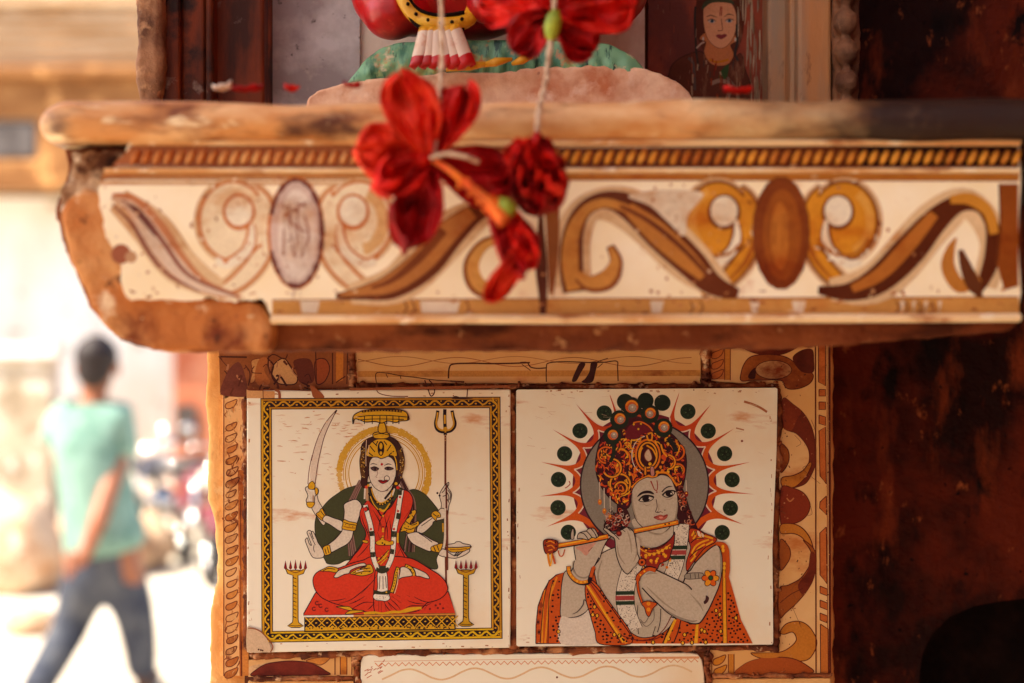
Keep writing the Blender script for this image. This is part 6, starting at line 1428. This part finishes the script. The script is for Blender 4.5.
# ------------------------------------------------------------------ motorcycles
M['tyre'] = mat('rubber', [(40, 38, 38)], 0.8); M['chrome'] = mat('chrome', [(220, 218, 214)], 0.15); M['chrome'].node_tree.nodes['Principled BSDF'].inputs['Metallic'].default_value = 1
M['maroon'] = mat('maroon_paint', [(112, 40, 54)], 0.35); M['bike_black'] = mat('black_paint', [(40, 36, 38)], 0.3); M['bike_white'] = mat('grey_paint', [(130, 130, 132)], 0.3); M['lens'] = mat('pale_lens', [(226, 220, 206)], 0.1); M['seat'] = mat('seat_vinyl', [(48, 42, 42)], 0.5)
def motorcycle(loc, rz, paint, label):
    e = empty('parked_motorcycle', (0, 0, 0)); tag(e, label, 'motorcycle', 'motorcycles parked at the lane side')
    def torus(cx, R_, r_, m):
        mb = MB(); pts = [Vector((cx + R_ * math.cos(a * math.pi / 14), 0, R_ * math.sin(a * math.pi / 14) + 0.30)) for a in range(29)]; mb.tube(pts, r_, 8, cap=False); return mb
    for cx in (-0.64, 0.64):
        w_ = torus(cx, 0.25, 0.05, 0).build('wheel', M['tyre'], e, smooth=True)
        mb = torus(cx, 0.2, 0.015, 0); mb.tube([(cx, -0.06, 0.3), (cx, 0.06, 0.3)], 0.04, 10)
        for k in range(8): a = k * math.pi / 4; mb.tube([(cx, 0, 0.3), (cx + 0.2 * math.cos(a), 0, 0.3 + 0.2 * math.sin(a))], 0.006, 5)
        mb.build('rim', M['chrome'], w_, smooth=True)
    mb = MB()
    for s in (-1, 1): mb.tube([(0.64, s * 0.09, 0.3), (0.50, s * 0.09, 0.72), (0.44, s * 0.08, 0.93)], 0.022, 8)
    mb.build('fork', M['chrome'], e, smooth=True)
    mb = MB(); mb.tube([(0.42, -0.36, 0.98), (0.46, -0.22, 1.02), (0.46, 0, 1.0), (0.46, 0.22, 1.02), (0.42, 0.36, 0.98)], 0.014, 8); hb = mb.build('handlebar', M['chrome'], e, smooth=True)
    for s in (-1, 1):
        mb = MB(); mb.tube([(0.46, s * 0.24, 1.02), (0.46, s * 0.27, 1.14)], 0.006, 6); mb.ball((0.45, s * 0.29, 1.18), (0.02, 0.07, 0.045)); mb.build('mirror', M['chrome'], hb, smooth=True)
    mb = MB(); mb.ball((0.56, 0, 0.88), (0.09, 0.1, 0.1)); hl = mb.build('headlight', paint, e, smooth=True); mb = MB(); mb.ball((0.62, 0, 0.88), (0.05, 0.085, 0.085)); mb.build('lens', M['lens'], hl, smooth=True)
    mb = MB(); mb.ball((0.16, 0, 0.80), (0.28, 0.14, 0.13)); mb.build('tank', paint, e, smooth=True)
    mb = MB(); mb.ball((-0.32, 0, 0.80), (0.40, 0.13, 0.07)); mb.build('seat', M['seat'], e, smooth=True)
    mb = MB(); mb.ball((0.05, 0, 0.45), (0.2, 0.13, 0.17)); mb.tube([(0.12, 0.1, 0.42), (-0.2, 0.15, 0.3), (-0.8, 0.16, 0.36)], 0.035, 8); mb.build('engine', M['chrome'], e, smooth=True)
    mb = MB(); mb.tube([(0.42, 0, 0.86), (0.1, 0, 0.62), (-0.2, 0, 0.4), (-0.64, 0, 0.3)], 0.03, 8); mb.tube([(-0.1, 0, 0.7), (-0.75, 0, 0.78)], 0.025, 8); mb.tube([(0, 0.05, 0.35), (0.05, 0.26, 0.0)], 0.012, 6); mb.build('frame', M['bike_black'], e, smooth=True)
    for cx in (-0.64, 0.64):
        mb = MB(); pts = [Vector((cx + 0.32 * math.cos(a), 0, 0.3 + 0.32 * math.sin(a))) for a in [R(30 + k * 15) for k in range(9)]]; mb.tube(pts, 0.055, 8); mb.build('mudguard', paint, e, smooth=True)
    mb = MB(); mb.ball((-0.8, 0, 0.74), (0.05, 0.08, 0.05)); mb.build('tail_light', M['maroon'], e, smooth=True)
    e.location = loc; e.rotation_euler = (0, 0, rz); e.scale = (0.84, 0.84, 0.80); return e
c = P(196, 560, 9.9); motorcycle((c.x, 9.9, 0), R(-68), M['maroon'], 'blurred motorcycle with a maroon tank parked nearest to the pillar edge')
c = P(166, 560, 11.2); motorcycle((c.x, 11.2, 0), R(-112), M['bike_white'], 'blurred grey motorcycle parked behind the maroon one')
c = P(222, 560, 11.4); motorcycle((c.x, 11.4, 0), R(-80), M['bike_black'], 'blurred black motorcycle half hidden by the pillar')

# ------------------------------------------------------------------ the walking person, seen from behind
PD = 6.45
M['skin'] = mat('brown_skin', [(150, 92, 62), ((134, 78, 52), 10, 0.45, 0.6)], 0.5); M['skin'].node_tree.nodes['Principled BSDF'].inputs['Subsurface Weight'].default_value = 0.1
M['shirt'] = mat('mint_cotton', [(128, 160, 148), ((102, 136, 124), 5, 0.42, 0.6), ((152, 178, 168), 9, 0.56, 0.68)], 0.9, 0.2, 0.4, 12, 0.02)
M['jeans'] = mat('faded_blue_denim', [(58, 62, 74), ((84, 86, 92), 6, 0.45, 0.62), ((44, 48, 60), 9, 0.55, 0.7)], 0.9, 0.2, 0.4, 30, 0.01)
M['hair'] = mat('black_hair', [(46, 34, 32), ((30, 22, 22), 60, 0.4, 0.6)], 0.6, 0.3, 0.6, 120)
M['shoe'] = mat('brown_shoe', [(86, 62, 48)], 0.6); M['lips'] = mat('lip', [(140, 74, 64)], 0.5); M['eye'] = mat('eye_white', [(220, 214, 206)], 0.3)
per = empty('person', (P(92, 0, PD).x, PD, 0)); tag(per, 'blurred person with short black hair walking away, mint shirt, jeans, hand on hip', 'person')
def Q(x, y, dd=0.0): v_ = P(x, y, PD); return (v_.x, PD + dd, v_.z)
body = [
 [(Q(101, 556), 0.15), (Q(97, 505), 0.135), (Q(92, 450), 0.15), (Q(91, 420), 0.13), (Q(93, 402), 0.062), (Q(95, 390), 0.058), (Q(96, 375), 0.085), (Q(97, 362), 0.088), (Q(97, 352), 0.06)],
 [(Q(91, 420), 0.13), (Q(118, 420), 0.065), (Q(121, 450), 0.052), (Q(117, 484, -0.12), 0.047), (Q(112, 516, -0.22), 0.042), (Q(104, 542, -0.25), 0.030), (Q(98, 551, -0.26), 0.04), (Q(90, 556, -0.26), 0.034)],
 [(Q(91, 420), 0.13), (Q(65, 424), 0.065), (Q(54, 450, 0.08), 0.05), (Q(56, 486, 0.16), 0.042), (Q(62, 514, 0.3), 0.034), (Q(64, 522, 0.36), 0.034)],
 [(Q(101, 556), 0.15), (Q(84, 580), 0.1), (Q(70, 625, 0.02), 0.068), (Q(59, 655, -0.1), 0.06), (Q(48, 688, -0.26), 0.042)],
 [(Q(101, 556), 0.15), (Q(126, 580), 0.1), (Q(134, 628, 0.06), 0.07), (Q(136, 655, 0.08), 0.058), (Q(137, 690, 0.1), 0.042)],
]
skinned('body', body, M['skin'], per, 2)
for k, (dx, dy) in enumerate(((-7, 1), (-8, 5), (-7, 9), (-4, 11))):
    skinned('finger', [[(Q(92 + k * 0.7, 555 + k * 1.2, -0.27), 0.013), (Q(92 + dx * 0.6, 555 + dy * 0.7, -0.285), 0.010), (Q(92 + dx, 556 + dy * 1.2, -0.27), 0.009)]], M['skin'], per, 1)
skinned('thumb', [[(Q(97, 551, -0.27), 0.015), (Q(93, 545, -0.29), 0.013), (Q(88, 543, -0.28), 0.009)]], M['skin'], per, 1)
for k in range(4): skinned('finger', [[(Q(62 + k * 1.2, 524, 0.37), 0.011), (Q(62 + k * 1.4, 530, 0.39), 0.01), (Q(63 + k * 1.4, 535, 0.38), 0.008)]], M['skin'], per, 1)
skinned('thumb', [[(Q(66, 522, 0.35), 0.013), (Q(70, 527, 0.36), 0.012), (Q(70, 532, 0.36), 0.009)]], M['skin'], per, 1)
skinned('shirt', [
 [(Q(109, 560), 0.205), (Q(104, 535), 0.195), (Q(99, 505), 0.178), (Q(92, 460), 0.175), (Q(91, 424), 0.16), (Q(92, 404), 0.075)],
 [(Q(91, 424), 0.16), (Q(120, 418), 0.088), (Q(123, 442), 0.08), (Q(121, 462), 0.078)],
 [(Q(91, 424), 0.16), (Q(64, 417), 0.092), (Q(52, 432, 0.06), 0.084), (Q(48, 446, 0.1), 0.078)]], M['shirt'], per, 2)
skinned('jeans', [
 [(Q(102, 538), 0.150), (Q(102, 552), 0.168), (Q(102, 562), 0.17), (Q(86, 584), 0.125), (Q(71, 625, 0.02), 0.092), (Q(60, 655, -0.1), 0.082), (Q(49, 684, -0.25), 0.075)],
 [(Q(102, 562), 0.17), (Q(127, 584), 0.125), (Q(134, 628, 0.06), 0.096), (Q(136, 655, 0.08), 0.08), (Q(137, 687, 0.1), 0.074)]], M['jeans'], per, 2)
for (x, y, dd) in ((47, 699, -0.26), (138, 699, 0.12)):
    v_ = Vector(Q(x, y, dd)); mb = MB(); mb.ball((v_.x, v_.y + 0.07, 0.045), (0.05, 0.14, 0.045)); mb.ball((v_.x, v_.y - 0.01, 0.05), (0.042, 0.06, 0.055)); mb.build('shoe', M['shoe'], per, smooth=True)
mb = MB(); hc = Vector(Q(97, 362)); mb.ball(hc + Vector((0, -0.012, 0.025)), (0.098, 0.108, 0.10)); mb.ball(hc + Vector((-0.005, -0.035, -0.035)), (0.082, 0.07, 0.085))
o = mb.build('hair', M['hair'], per, smooth=True); dm = o.modifiers.new('relief', 'DISPLACE'); tx = bpy.data.textures.new('hair_relief', 'CLOUDS'); tx.noise_scale = 0.03; dm.texture = tx; dm.strength = 0.015
for s in (-1, 1):
    mb = MB(); mb.ball(hc + Vector((s * 0.09, 0.0, -0.03)), (0.014, 0.022, 0.033)); mb.build('ear', M['skin'], per, smooth=True)
    mb = MB(); mb.ball(hc + Vector((s * 0.033, 0.082, -0.02)), (0.016, 0.01, 0.009)); mb.build('eye', M['eye'], per, smooth=True)
mb = MB(); mb.tube([hc + Vector((0, 0.085, -0.01)), hc + Vector((0, 0.10, -0.035)), hc + Vector((0, 0.088, -0.05))], [0.008, 0.014, 0.012], 8); mb.build('nose', M['skin'], per, smooth=True)
mb = MB(); mb.ball(hc + Vector((0, 0.082, -0.07)), (0.026, 0.012, 0.009)); mb.build('mouth', M['lips'], per, smooth=True)
